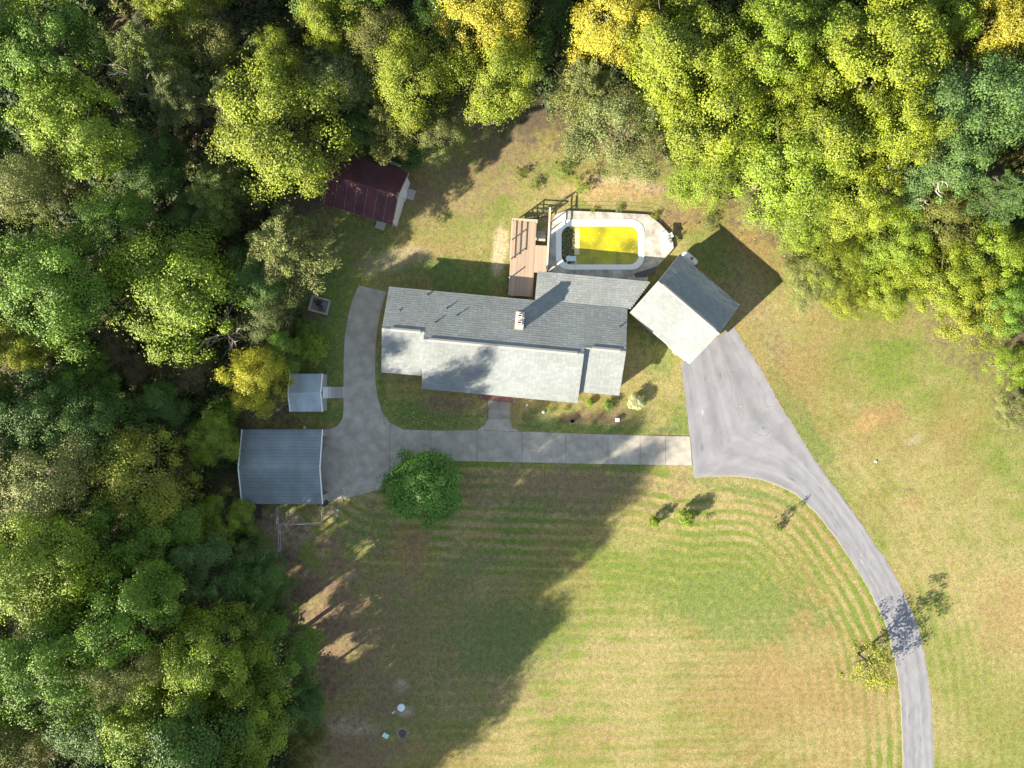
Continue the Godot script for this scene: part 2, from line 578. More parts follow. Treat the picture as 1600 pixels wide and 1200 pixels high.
# ------------------------------------------------------------------ roofs
# a sloping deck with courses of shingle tabs; o = eave corner, u along the eave, s up the slope (unit vectors)
func shingle_slope(parent: Node, o: Vector3, u: Vector3, s: Vector3, length: float, rise_len: float, tone: Color, sd: int, cut_at := -1.0, cut_by := 0.0) -> void:
	rng.seed = sd
	var nrm := u.cross(s).normalized()
	if nrm.y < 0.0:
		nrm = -nrm
	var mb := MB.new()
	var course := 0.27
	var rows := int(ceil(rise_len / course))
	course = rise_len / rows
	for r in rows:
		var x := -rng.randf_range(0.0, 0.3)
		while x < length:
			var w := 0.46
			var x0 := maxf(x, 0.0) + 0.006
			var x1 := minf(x + w, length) - 0.006
			x += w
			if x1 - x0 < 0.02:
				continue
			if cut_at > 0.0:
				var lim := cut_at + cut_by * r * course
				if x0 > lim:
					continue
				x1 = minf(x1, lim)
			var t := rng.randf_range(0.83, 1.0)
			var col := Color(tone.r * t, tone.g * t, tone.b * t * rng.randf_range(0.95, 1.0))
			var lift := rng.randf_range(0.012, 0.022)
			var a := o + u * x0 + s * (r * course) + nrm * lift
			var b := o + u * x1 + s * (r * course) + nrm * lift
			var d := o + u * x1 + s * ((r + 1) * course + 0.01) + nrm * 0.004
			var e := o + u * x0 + s * ((r + 1) * course + 0.01) + nrm * 0.004
			if u.cross(s).dot(nrm) > 0.0:
				mb.quad(a, b, d, e, col)
				mb.quad(a - nrm * lift, b - nrm * lift, b, a, col)
			else:
				mb.quad(b, a, e, d, col)
				mb.quad(b - nrm * lift, a - nrm * lift, a, b, col)
	var sh := part("shingles", mb.commit(), mats["shingle"], parent)
	sh.set_meta("kind", "stuff")

# gable block in a local frame (x along the ridge, z south): walls, gables, two shingled slopes
func gable(parent: Node, u0: float, u1: float, vn: float, vr: float, vs: float, he: float, hr: float, tone: Color, sd: int, eave := 0.45, wall_mat := "siding") -> void:
	var th := 0.14
	# walls up to the eave and the two gable ends
	var wn := vn + eave
	var ws := vs - eave
	var w0 := u0 + 0.25
	var w1 := u1 - 0.25
	var kn := (hr - he) / (vr - vn)
	var ks := (hr - he) / (vs - vr)
	var hn := he + kn * eave - th * 1.1
	var hs := he + ks * eave - th * 1.1
	var top := hr - th * 1.1
	var mb := MB.new()
	var A := Vector3(w0, 0, wn)
	var B := Vector3(w1, 0, wn)
	var C := Vector3(w1, 0, ws)
	var D := Vector3(w0, 0, ws)
	mb.quad(B, A, A + Vector3(0, hn, 0), B + Vector3(0, hn, 0), Color(0.5, 0.42, 0.34))
	mb.quad(D, C, C + Vector3(0, hs, 0), D + Vector3(0, hs, 0), Color(0.5, 0.42, 0.34))
	for e in [[w0, 1], [w1, -1]]:
		var x: float = e[0]
		var ring := [Vector3(x, 0, wn), Vector3(x, 0, ws), Vector3(x, hs, ws), Vector3(x, top, vr), Vector3(x, hn, wn)]
		for k in [1, 2, 3]:
			if e[1] == 1:
				mb.tri(ring[0], ring[k], ring[k + 1], Color(0.5, 0.42, 0.34))
			else:
				mb.tri(ring[0], ring[k + 1], ring[k], Color(0.5, 0.42, 0.34))
	part("wall", mb.commit(), mats[wall_mat], parent)
	# the decks of the roof with fascia boards
	var dk := MB.new()
	for side in [0, 1]:
		var ve: float = vn if side == 0 else vs
		var e0 := Vector3(u0, he, ve)
		var e1 := Vector3(u1, he, ve)
		var r0 := Vector3(u0, hr, vr)
		var r1 := Vector3(u1, hr, vr)
		var dn := Vector3(0, -th, 0)
		var col := Color(0.22, 0.22, 0.215)
		var fas := Color(0.72, 0.72, 0.7)
		if side == 0:
			dk.quad(e1, e0, r0, r1, col)
			dk.quad(e1 + dn, e0 + dn, e0, e1, fas)
			dk.quad(e0 + dn, e1 + dn, r1 + dn, r0 + dn, fas)
			dk.quad(e0 + dn, r0 + dn, r0, e0, fas)
			dk.quad(r1 + dn, e1 + dn, e1, r1, fas)
		else:
			dk.quad(e0, e1, r1, r0, col)
			dk.quad(e0 + dn, e1 + dn, e1, e0, fas)
			dk.quad(e1 + dn, e0 + dn, r0 + dn, r1 + dn, fas)
			dk.quad(r0 + dn, e0 + dn, e0, r0, fas)
			dk.quad(e1 + dn, r1 + dn, r1, e1, fas)
	var roof := part("roof", dk.commit(), mats["plain"], parent)
	var sn := Vector3(0, hr - he, vr - vn)
	var ss := Vector3(0, hr - he, vr - vs)
	shingle_slope(roof, Vector3(u0, he + 0.003, vn), Vector3.RIGHT, sn.normalized(), u1 - u0, sn.length(), tone, sd)
	shingle_slope(roof, Vector3(u0, he + 0.003, vs), Vector3.RIGHT, ss.normalized(), u1 - u0, ss.length(), tone, sd + 1)
	# ridge caps
	var cap := MB.new()
	rng.seed = sd + 5
	var x := u0
	while x < u1 - 0.05:
		var w := minf(0.3, u1 - x)
		var t := rng.randf_range(0.75, 1.0)
		var cc := Color(tone.r * t, tone.g * t, tone.b * t)
		var pk := Vector3(0, 0.045, 0)
		for q in [[-1.0, kn], [1.0, ks]]:
			var z: float = q[0] * 0.15
			var drop: float = 0.15 * float(q[1])
			var a := Vector3(x, hr, vr) + pk
			var b := Vector3(x + w - 0.01, hr, vr) + pk
			var d := Vector3(x + w - 0.01, hr - drop + 0.04, vr + z)
			var e := Vector3(x, hr - drop + 0.04, vr + z)
			if z > 0:
				cap.quad(e, d, b, a, cc)
				cap.quad(e - Vector3(0, 0.03, 0), d - Vector3(0, 0.03, 0), d, e, cc)
			else:
				cap.quad(d, e, a, b, cc)
				cap.quad(d - Vector3(0, 0.03, 0), e - Vector3(0, 0.03, 0), e, d, cc)
		x += w
	part("ridge_cap", cap.commit(), mats["shingle"], roof)

func ridge_vent(parent: Node, u0: float, u1: float, vr: float, hr: float, slope: float) -> void:
	var mb := MB.new()
	var hw := 0.2
	var y := hr + 0.1
	for q in [-1.0, 1.0]:
		var a := Vector3(u0, y, vr)
		var b := Vector3(u1, y, vr)
		var d := Vector3(u1, y - slope * hw + 0.01, vr + q * hw)
		var e := Vector3(u0, y - slope * hw + 0.01, vr + q * hw)
		var dn := Vector3(0, -0.075, 0)
		if q > 0:
			mb.quad(e, d, b, a, Color(0.27, 0.27, 0.265))
			mb.quad(e + dn, d + dn, d, e, Color(0.1, 0.1, 0.1))
		else:
			mb.quad(d, e, a, b, Color(0.27, 0.27, 0.265))
			mb.quad(d + dn, e + dn, e, d, Color(0.1, 0.1, 0.1))
	for x in [u0, u1]:
		mb.quad(Vector3(x, y, vr), Vector3(x, y - slope * hw, vr - hw), Vector3(x, y - slope * hw - 0.06, vr - hw), Vector3(x, y - 0.06, vr), Color(0.2, 0.2, 0.2))
		mb.quad(Vector3(x, y, vr), Vector3(x, y - slope * hw, vr + hw), Vector3(x, y - slope * hw - 0.06, vr + hw), Vector3(x, y - 0.06, vr), Color(0.2, 0.2, 0.2))
	part("ridge_vent", mb.commit(), mats["plain"], parent)

# corrugated sheet: from a along w (width, ribs run along d)
func ribbed(a: Vector3, w: Vector3, d: Vector3, up: Vector3, pitch: float, lift: float, col: Color) -> ArrayMesh:
	var mb := MB.new()
	var wl := w.length()
	var wn := w / wl
	var ribs := int(round(wl / pitch))
	var p := wl / ribs
	var prof := []
	for k in ribs:
		prof.append(Vector2(k * p, 0))
		prof.append(Vector2(k * p + p * 0.36, 0))
		prof.append(Vector2(k * p + p * 0.42, lift))
		prof.append(Vector2(k * p + p * 0.58, lift))
		prof.append(Vector2(k * p + p * 0.64, 0))
	prof.append(Vector2(wl, 0))
	var flip := w.cross(d).dot(up) < 0.0
	for k in prof.size() - 1:
		var q: Vector2 = prof[k]
		var r: Vector2 = prof[k + 1]
		var t := 1.0 - 0.05 * rng.randf()
		var cc := Color(col.r * t, col.g * t, col.b * t)
		var A := a + wn * q.x + up * q.y
		var B := a + wn * r.x + up * r.y
		if flip:
			mb.quad(B, A, A + d, B + d, cc)
		else:
			mb.quad(A, B, B + d, A + d, cc)
	return mb.commit()

func window_part(parent: Node, x: float, y: float, z: float, w: float, h: float, face: Vector3) -> void:
	var yaw := atan2(face.x, face.z)
	var t := Transform3D(Basis(Vector3.UP, yaw), Vector3(x, y, z))
	var mb := MB.new()
	for q in [[0.0, h * 0.5, w + 0.1, 0.08], [0.0, -h * 0.5, w + 0.1, 0.08], [-w * 0.5, 0.0, 0.08, h], [w * 0.5, 0.0, 0.08, h], [0.0, 0.0, w, 0.05]]:
		mb.box(t.translated_local(Vector3(q[0], q[1], 0.03)), Vector3(q[2], q[3], 0.08), Color(0.8, 0.8, 0.78))
	var o := part("window", mb.commit(), mats["paint"], parent)
	var pn := MB.new()
	pn.box(t.translated_local(Vector3(0, 0, 0.012)), Vector3(w - 0.05, h - 0.05, 0.015), Color(0.06, 0.08, 0.1))
	part("pane", pn.commit(), mats["glass_dark"], o)

# half-plane cut of outlines, with a joint between the pieces
func cut_pieces(pieces: Array, a: Vector2, b: Vector2, gap: float, within := Rect2(-999, -999, 1998, 1998)) -> Array:
	var d := (b - a).normalized()
	var nn := Vector2(-d.y, d.x)
	var out := []
	for p in pieces:
		var mid := Vector2.ZERO
		for q in p:
			mid += q
		mid /= p.size()
		if not within.has_point(mid):
			out.append(p)
			continue
		for s in [1.0, -1.0]:
			var o: Vector2 = a + nn * gap * 0.5 * s
			var half := PackedVector2Array([o - d * 300.0, o + d * 300.0, o + d * 300.0 + nn * 300.0 * s, o - d * 300.0 + nn * 300.0 * s])
			for r in Geometry2D.intersect_polygons(p, half):
				if r.size() > 2:
					out.append(r)
	return out

# a small metal-roofed building: x along the ridge, z down the slopes
func metal_building(o: Node3D, lx: float, wz: float, he: float, hr: float, panels: int, along_ridge: bool, pitch: float, lift: float, roof_mat: String, roof_cols: Array, wall_col: Color, trim_col: Color, inset: float, open_east := false, side_inset := -1.0) -> void:
	var wb := MB.new()
	var wx := lx - inset
	var ww := wz - (side_inset if side_inset >= 0.0 else inset)
	var hw := he + (hr - he) * (wz - ww) / wz - 0.06
	var tp := hr - 0.06
	wb.quad(Vector3(wx, 0, -ww), Vector3(-wx, 0, -ww), Vector3(-wx, hw, -ww), Vector3(wx, hw, -ww), wall_col)
	wb.quad(Vector3(-wx, 0, ww), Vector3(wx, 0, ww), Vector3(wx, hw, ww), Vector3(-wx, hw, ww), wall_col)
	wb.quad(Vector3(-wx, 0, -ww), Vector3(-wx, 0, ww), Vector3(-wx, hw, ww), Vector3(-wx, hw, -ww), wall_col)
	wb.tri(Vector3(-wx, hw, -ww), Vector3(-wx, hw, ww), Vector3(-wx, tp, 0), wall_col)
	wb.tri(Vector3(wx, hw, ww), Vector3(wx, hw, -ww), Vector3(wx, tp, 0), wall_col)
	if open_east:
		wb.quad(Vector3(wx, 0, ww), Vector3(wx, 0, ww - 0.7), Vector3(wx, hw, ww - 0.7), Vector3(wx, hw, ww), wall_col)
		wb.quad(Vector3(wx, 0, -ww + 0.7), Vector3(wx, 0, -ww), Vector3(wx, hw, -ww), Vector3(wx, hw, -ww + 0.7), wall_col)
	else:
		wb.quad(Vector3(wx, 0, ww), Vector3(wx, 0, -ww), Vector3(wx, hw, -ww), Vector3(wx, hw, ww), wall_col)
	part("wall", wb.commit(), mats["paint"], o)
	var roof := Node3D.new()
	roof.name = "roof"
	o.add_child(roof)
	for s in [-1.0, 1.0]:
		var slope := Vector3(0, hr - he, -s * wz)
		var up := Vector3(0, wz, s * (hr - he)).normalized()
		for k in panels:
			var col: Color = roof_cols[rng.randi() % roof_cols.size()]
			var me: ArrayMesh
			if along_ridge:
				var w := slope / panels
				me = ribbed(Vector3(-lx, he, s * wz) + w * k + up * 0.004 * k, w * 1.004, Vector3(lx * 2, 0, 0), up, pitch, lift, col)
			else:
				var w := Vector3(2.0 * lx / panels, 0, 0)
				me = ribbed(Vector3(-lx, he, s * wz) + w * k + up * (0.004 * (k % 2)), w * 1.002, slope, up, pitch, lift, col)
			part("roof_panel", me, mats[roof_mat], roof)
	var cap := MB.new()
	for s in [-1.0, 1.0]:
		var a := Vector3(-lx, hr + lift + 0.02, 0)
		var b := Vector3(lx, hr + lift + 0.02, 0)
		var dz := Vector3(0, -(hr - he) / wz * 0.16, s * 0.16)
		if s > 0:
			cap.quad(a + dz, b + dz, b, a, roof_cols[0])
		else:
			cap.quad(b + dz, a + dz, a, b, roof_cols[0])
	part("ridge_cap", cap.commit(), mats[roof_mat], roof)
	for x in [-1.0, 1.0]:
		for s in [-1.0, 1.0]:
			var tb := MB.new()
			tb.bar(Vector3(x * (lx + 0.03), he - 0.02, s * wz), Vector3(x * (lx + 0.03), hr + 0.03, s * 0.02), 0.1, 0.17, trim_col)
			part("trim", tb.commit(), mats["paint"], o)

func fence_line(o: Node3D, pts: Array, h: float, rails: int, rad: float, m: Material, every := 2.0) -> void:
	for k in pts.size() - 1:
		var a: Vector3 = pts[k]
		var b: Vector3 = pts[k + 1]
		var cnt := maxi(1, int(round(a.distance_to(b) / every)))
		for q in cnt + (1 if k == pts.size() - 2 else 0):
			var p := a.lerp(b, float(q) / cnt)
			var mb := MB.new()
			mb.tube([p, p + Vector3(0, h + 0.05, 0)], [rad * 1.2, rad * 1.2], 6)
			part("post", mb.commit(), m, o)
		for r in rails:
			var y := h * (r + 1.0) / rails
			var mb := MB.new()
			mb.tube([a + Vector3(0, y, 0), b + Vector3(0, y, 0)], [rad, rad], 6)
			part("rail", mb.commit(), m, o)

func rounded(x0: float, z0: float, x1: float, z1: float, r: float, seg := 8) -> PackedVector2Array:
	var o := PackedVector2Array()
	for q in [[x1 - r, z0 + r, -90.0], [x1 - r, z1 - r, 0.0], [x0 + r, z1 - r, 90.0], [x0 + r, z0 + r, 180.0]]:
		for k in seg + 1:
			var a := deg_to_rad(q[2] + 90.0 * k / seg)
			o.append(Vector2(q[0] + r * cos(a), q[1] + r * sin(a)))
	return o

# ==================================================================
func _ready() -> void:
	# ---- camera, sky, sun, exposure
	var cam := Camera3D.new()
	cam.name = "camera"
	add_child(cam)
	cam.position = Vector3(0, HIGH, 0)
	cam.rotation_degrees = Vector3(-90, 0, 0)
	cam.fov = rad_to_deg(2.0 * atan(600.0 / PPM / HIGH))
	cam.near = 0.5
	cam.far = 900.0
	cam.current = true
	var we := WorldEnvironment.new()
	we.name = "world"
	var env := Environment.new()
	var sky := Sky.new()
	var sm := ProceduralSkyMaterial.new()
	sm.sky_top_color = lin(0.155, 0.195, 0.245)
	sm.sky_horizon_color = lin(0.27, 0.30, 0.325)
	sm.sky_curve = 0.12
	sm.ground_bottom_color = lin(0.10, 0.10, 0.06)
	sm.ground_horizon_color = lin(0.30, 0.32, 0.32)
	sm.sun_angle_max = 8.0
	sky.sky_material = sm
	env.background_mode = Environment.BG_SKY
	env.sky = sky
	env.tonemap_mode = Environment.TONE_MAPPER_LINEAR
	env.tonemap_exposure = 3.7
	env.sdfgi_enabled = true
	env.ssao_enabled = true
	env.ssil_enabled = true
	we.environment = env
	add_child(we)
	var sun := DirectionalLight3D.new()
	sun.name = "sun"
	add_child(sun)
	var el := deg_to_rad(24.5)
	var az := deg_to_rad(36.0)
	sun.look_at_from_position(Vector3.ZERO, Vector3(cos(az) * cos(el), -sin(el), -sin(az) * cos(el)))
	sun.light_energy = 1.6
	sun.light_color = Color(1.0, 0.95, 0.85)
	sun.light_angular_distance = 0.5
	sun.shadow_enabled = true

	# ---- materials
	var w := Color.WHITE
	mat("plain", w, 0.9)
	mat("paint", w, 0.55)
	mat("siding", w, 0.8)
	for q in [["shingle", 0.95, 0.0, 0.86, 0.05], ["metal_roof", 0.45, 0.2, 0.8, 0.11], ["rust_roof", 0.8, 0.05, 0.62, 0.13]]:
		var sv: float = q[3]
		var m := mat(q[0], w, q[1], q[2], noise_tex(37, 0.012, Color(sv, sv * 0.985, sv * 0.96), Color(0.5 + sv * 0.5, 0.5 + sv * 0.5, 0.5 + sv * 0.49), w, 256, 5))
		m.uv1_triplanar = true
		m.uv1_world_triplanar = true
		m.uv1_scale = Vector3.ONE * float(q[4])
	mat("wood", w, 0.85)
	mat("glass_dark", w, 0.1)
	mat("steel", w, 0.4, 0.5)
	mat("bark", lin(0.17, 0.14, 0.11), 0.95, 0.0, noise_tex(31, 0.03, Color(0.4, 0.4, 0.4), Color(0.75, 0.72, 0.7), Color(1, 1, 1), 128), false)
	mat("bare_wood", lin(0.42, 0.37, 0.31), 0.95, 0.0, null, false)
	mat("brick", w, 0.9, 0.0, noise_tex(33, 0.06, Color(0.55, 0.5, 0.48), Color(0.8, 0.78, 0.75), Color(1, 1, 1), 128))
	var con := mat("concrete", w, 0.9, 0.0, noise_tex(35, 0.012, lin(0.25, 0.232, 0.205), lin(0.35, 0.328, 0.295), lin(0.45, 0.425, 0.385), 512, 6))
	con.uv1_triplanar = true
	con.uv1_world_triplanar = true
	con.uv1_scale = Vector3(0.09, 0.09, 0.09)
	var apr := mat("pool_concrete", w, 0.9, 0.0, noise_tex(36, 0.015, lin(0.22, 0.205, 0.185), lin(0.40, 0.375, 0.34), lin(0.62, 0.59, 0.54), 256, 5))
	apr.uv1_triplanar = true
	apr.uv1_world_triplanar = true
	apr.uv1_scale = Vector3(0.16, 0.16, 0.16)
	# leaf colours of the kinds of tree
	for p in [
		["leaf_yellow_green", 0.255, 0.305, 0.015], ["leaf_lime", 0.235, 0.325, 0.02], ["leaf_yellow", 0.50, 0.46, 0.025], ["leaf_orange", 0.46, 0.40, 0.035], ["leaf_green", 0.15, 0.265, 0.022],
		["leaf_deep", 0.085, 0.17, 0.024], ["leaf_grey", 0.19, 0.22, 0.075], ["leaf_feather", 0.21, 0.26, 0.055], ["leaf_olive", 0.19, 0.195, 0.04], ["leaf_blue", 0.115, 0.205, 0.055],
		["leaf_brown", 0.17, 0.13, 0.065], ["leaf_ash", 0.25, 0.27, 0.085], ["leaf_gold", 0.28, 0.30, 0.022], ["leaf_glossy", 0.14, 0.30, 0.035], ["leaf_variegated", 0.62, 0.62, 0.38],
	]:
		var m := mat(p[0], lin(p[1], p[2], p[3]), 0.6)
		m.backlight_enabled = true
		m.backlight = Color(0.4, 0.4, 0.4)

	# ---- setting: ground, lawn, drives
	var gm := MB.new()
	gm.quad(Vector3(-320, -0.03, 320), Vector3(320, -0.03, 320), Vector3(320, -0.03, -320), Vector3(-320, -0.03, -320), w, Rect2(0, 0, 60, 60))
	var gmat := mat("forest_floor", w, 0.95, 0.0, noise_tex(41, 0.02, lin(0.05, 0.045, 0.025), lin(0.10, 0.085, 0.045), lin(0.15, 0.14, 0.06), 256))
	setting("ground", gm.commit(), gmat)

	var left_edge := [[1064, 566], [1068, 600], [1074, 650], [1080, 700], [1084, 747], [1118, 744], [1150, 744], [1187, 749], [1225, 762], [1250, 777], [1275, 802], [1300, 832], [1323, 866], [1346, 900], [1360, 925], [1373, 952], [1386, 981], [1393, 1010], [1402, 1050], [1407, 1100], [1410, 1150], [1411, 1200], [1411, 1300], [1404, 1420]]
	var right_edge := [[1146, 510], [1158, 532], [1174, 556], [1194, 587], [1209, 615], [1223, 642], [1235, 660], [1246, 677], [1260, 699], [1272, 718], [1283, 732], [1293, 747], [1320, 783], [1350, 825], [1378, 867], [1403, 908], [1421, 950], [1434, 982], [1445, 1030], [1453, 1085], [1457, 1150], [1458, 1200], [1459, 1300], [1455, 1420]]
	var drive_line := PackedVector2Array([g2(600, 716), g2(800, 724), g2(1000, 730)])
	for k in range(4, left_edge.size()):
		drive_line.append(g2(left_edge[k][0], left_edge[k][1]))
	var lawn_img := paint_lawn(drive_line)
	var lm := MB.new()
	lm.quad(Vector3(-LSX * 0.5, 0, LSZ * 0.5), Vector3(LSX * 0.5, 0, LSZ * 0.5), Vector3(LSX * 0.5, 0, -LSZ * 0.5), Vector3(-LSX * 0.5, 0, -LSZ * 0.5), w, Rect2(0, 1, 1, -1))
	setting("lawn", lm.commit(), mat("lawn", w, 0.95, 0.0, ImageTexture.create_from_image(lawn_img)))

	# asphalt drive: a ribbon with tyre streaks along it
	var asp_img := Image.create(256, 512, false, Image.FORMAT_RGB8)
	var fn := FastNoiseLite.new()
	fn.seed = 52
	fn.frequency = 0.02
	fn.fractal_octaves = 4
	rng.seed = 52
	for y in 512:
		for x in 256:
			var t := 0.5 + 0.5 * fn.get_noise_2d(x * 1.0, y * 0.12) + 0.4 * fn.get_noise_2d(x * 0.9 + 900, y * 1.4) + rng.randf_range(-0.16, 0.16)
			asp_img.set_pixel(x, y, lin(0.15, 0.15, 0.17).lerp(lin(0.245, 0.245, 0.272), clampf(t, 0, 1)))
	# fine cracks and a few old stains
	for k in 16:
		var cx := rng.randf() * 256.0
		var cy := rng.randf() * 512.0
		var an := rng.randf() * TAU
		for q in rng.randi_range(25, 90):
			an += rng.randf_range(-0.5, 0.5)
			cx = fposmod(cx + cos(an), 256.0)
			cy = fposmod(cy + sin(an) * 1.2, 512.0)
			asp_img.set_pixel(int(cx) % 256, int(cy) % 512, lin(0.145, 0.145, 0.16))
	for k in 9:
		var cx := rng.randi_range(20, 235)
		var cy := rng.randi_range(10, 500)
		var cr := rng.randi_range(3, 8)
		for y in range(-cr, cr):
			for x in range(-cr, cr):
				if Vector2(x, y).length() < cr * rng.randf_range(0.6, 1.0):
					var px := clampi(cx + x, 0, 255)
					var py := clampi(cy + y, 0, 511)
					asp_img.set_pixel(px, py, asp_img.get_pixel(px, py).darkened(0.12) if k % 3 else asp_img.get_pixel(px, py).lightened(0.18))
	var am := MB.new()
	var sand_strip := MB.new()
	rng.seed = 53
	var vlen := 0.0
	var L := []
	var R := []
	for k in left_edge.size() - 1:
		for q in 6:
			var t := q / 6.0
			var jl := Vector3(rng.randf_range(-0.06, 0.06), 0, rng.randf_range(-0.04, 0.04))
			var jr := Vector3(rng.randf_range(-0.07, 0.07), 0, rng.randf_range(-0.05, 0.05))
			L.append(g(left_edge[k][0], left_edge[k][1]).cubic_interpolate(g(left_edge[k + 1][0], left_edge[k + 1][1]), g(left_edge[maxi(k - 1, 0)][0], left_edge[maxi(k - 1, 0)][1]), g(left_edge[mini(k + 2, left_edge.size() - 1)][0], left_edge[mini(k + 2, left_edge.size() - 1)][1]), t) + jl if k > 4 or k < 3 else g(left_edge[k][0], left_edge[k][1]).lerp(g(left_edge[k + 1][0], left_edge[k + 1][1]), t))
			R.append(g(right_edge[k][0], right_edge[k][1]).lerp(g(right_edge[k + 1][0], right_edge[k + 1][1]), t) + jr)
	var up := Vector3(0, 0.03, 0)
	for k in L.size() - 1:
		var v2: float = vlen + R[k].distance_to(R[k + 1])
		for s in 6:
			var s0 := s / 6.0
			var s1 := (s + 1) / 6.0
			var a: Vector3 = L[k].lerp(R[k], s0) + up
			var b: Vector3 = L[k].lerp(R[k], s1) + up
			var d: Vector3 = L[k + 1].lerp(R[k + 1], s1) + up
			var e: Vector3 = L[k + 1].lerp(R[k + 1], s0) + up
			am.tri(e, d, b, w, Vector2(s0, v2 * 0.03), Vector2(s1, v2 * 0.03), Vector2(s1, vlen * 0.03))
			am.tri(e, b, a, w, Vector2(s0, v2 * 0.03), Vector2(s1, vlen * 0.03), Vector2(s0, vlen * 0.03))
		vlen = v2
		var o1: Vector3 = (R[k] - L[k]).normalized() * rng.randf_range(0.05, 0.22)
		var o2: Vector3 = (R[k + 1] - L[k + 1]).normalized() * rng.randf_range(0.05, 0.22)
		var lo := Vector3(0, 0.012, 0)
		sand_strip.quad(R[k + 1] + o2 + lo, R[k] + o1 + lo, R[k] + up * 0.9, R[k + 1] + up * 0.9, Color(0.29, 0.235, 0.15))
		if k > 28:
			sand_strip.quad(L[k] - o1 * 0.5 + lo, L[k + 1] - o2 * 0.5 + lo, L[k + 1] + up * 0.9, L[k] + up * 0.9, Color(0.29, 0.235, 0.15))
	setting("asphalt_driveway", am.commit(), mat("asphalt", w, 0.9, 0.0, ImageTexture.create_from_image(asp_img)))
	setting("driveway_shoulder", sand_strip.commit(), mats["plain"])

	# concrete drive, poured in slabs with open joints
	var drive_poly := outline([[561, 446], [604, 456], [597, 478], [591, 505], [587, 540], [586, 570], [587, 600], [591, 625], [598, 645], [610, 661], [630, 671], [690, 673], [745, 672], [758, 664], [762, 655], [797, 655], [800, 668], [812, 674], [950, 679], [1078, 682], [1081, 727], [940, 725], [800, 722], [700, 720], [660, 735], [620, 752], [596, 764], [560, 774], [518, 783], [480, 786], [480, 672], [515, 671], [528, 665], [535, 655], [537, 640], [537, 560], [539, 525], [544, 495], [551, 468]])
	var pieces := [drive_poly]
	for cut in [
		[[400, 480], [700, 497], [500, 440, 140, 400]], [[400, 518], [700, 525], [500, 440, 140, 400]], [[400, 555], [700, 558], [500, 440, 140, 400]], [[400, 592], [700, 596], [500, 440, 140, 400]], [[537, 640], [590, 627], [500, 440, 140, 400]],
		[[612, 600], [606, 800], [480, 600, 600, 200]], [[673, 600], [673, 800], [480, 600, 700, 200]], [[745, 600], [745, 800], [480, 600, 700, 200]], [[816, 600], [816, 800], [480, 600, 700, 200]], [[884, 600], [884, 800], [480, 600, 700, 200]], [[950, 600], [950, 800], [480, 600, 700, 200]], [[1000, 600], [1000, 800], [480, 600, 700, 200]], [[1040, 600], [1040, 800], [480, 600, 700, 200]],
		[[548, 600], [546, 800], [470, 640, 160, 180]], [[400, 712], [700, 716], [470, 640, 150, 180]], [[758, 672], [800, 674], [740, 640, 75, 45]],
	]:
		var rr: Array = cut[2]
		var p0 := g2(rr[0], rr[1])
		var sz := Vector2(rr[2], rr[3]) / PPM
		pieces = cut_pieces(pieces, g2(cut[0][0], cut[0][1]), g2(cut[1][0], cut[1][1]), 0.045, Rect2(p0, sz))
	var cd := Node3D.new()
	cd.name = "concrete_driveway"
	add_child(cd)
	cd.set_meta("kind", "structure")
	rng.seed = 61
	for p in pieces:
		var sb := MB.new()
		var t := rng.randf_range(0.85, 1.0)
		sb.slab(p, -0.05, 0.05 + rng.randf_range(0.0, 0.012), Color(t, t * 0.985, t * 0.96))
		part("slab", sb.commit(), con, cd)
	var bed := MB.new()
	bed.slab(drive_poly, -0.02, 0.02, Color(0.17, 0.155, 0.12))
	part("bed", bed.commit(), mats["plain"], cd)
	var fw := Node3D.new()
	fw.name = "front_walk"
	add_child(fw)
	fw.set_meta("kind", "structure")
	for q in [[624, 639], [639.4, 654.6]]:
		var sb := MB.new()
		sb.slab(outline([[763, q[0]], [797, q[0]], [797, q[1]], [763, q[1]]]), -0.05, 0.06, Color(0.72, 0.71, 0.72))
		part("slab", sb.commit(), con, fw)

	build_house()
	build_outbuildings()
	build_pool()
	build_small_things()
	build_trees()
	build_ground_cover()

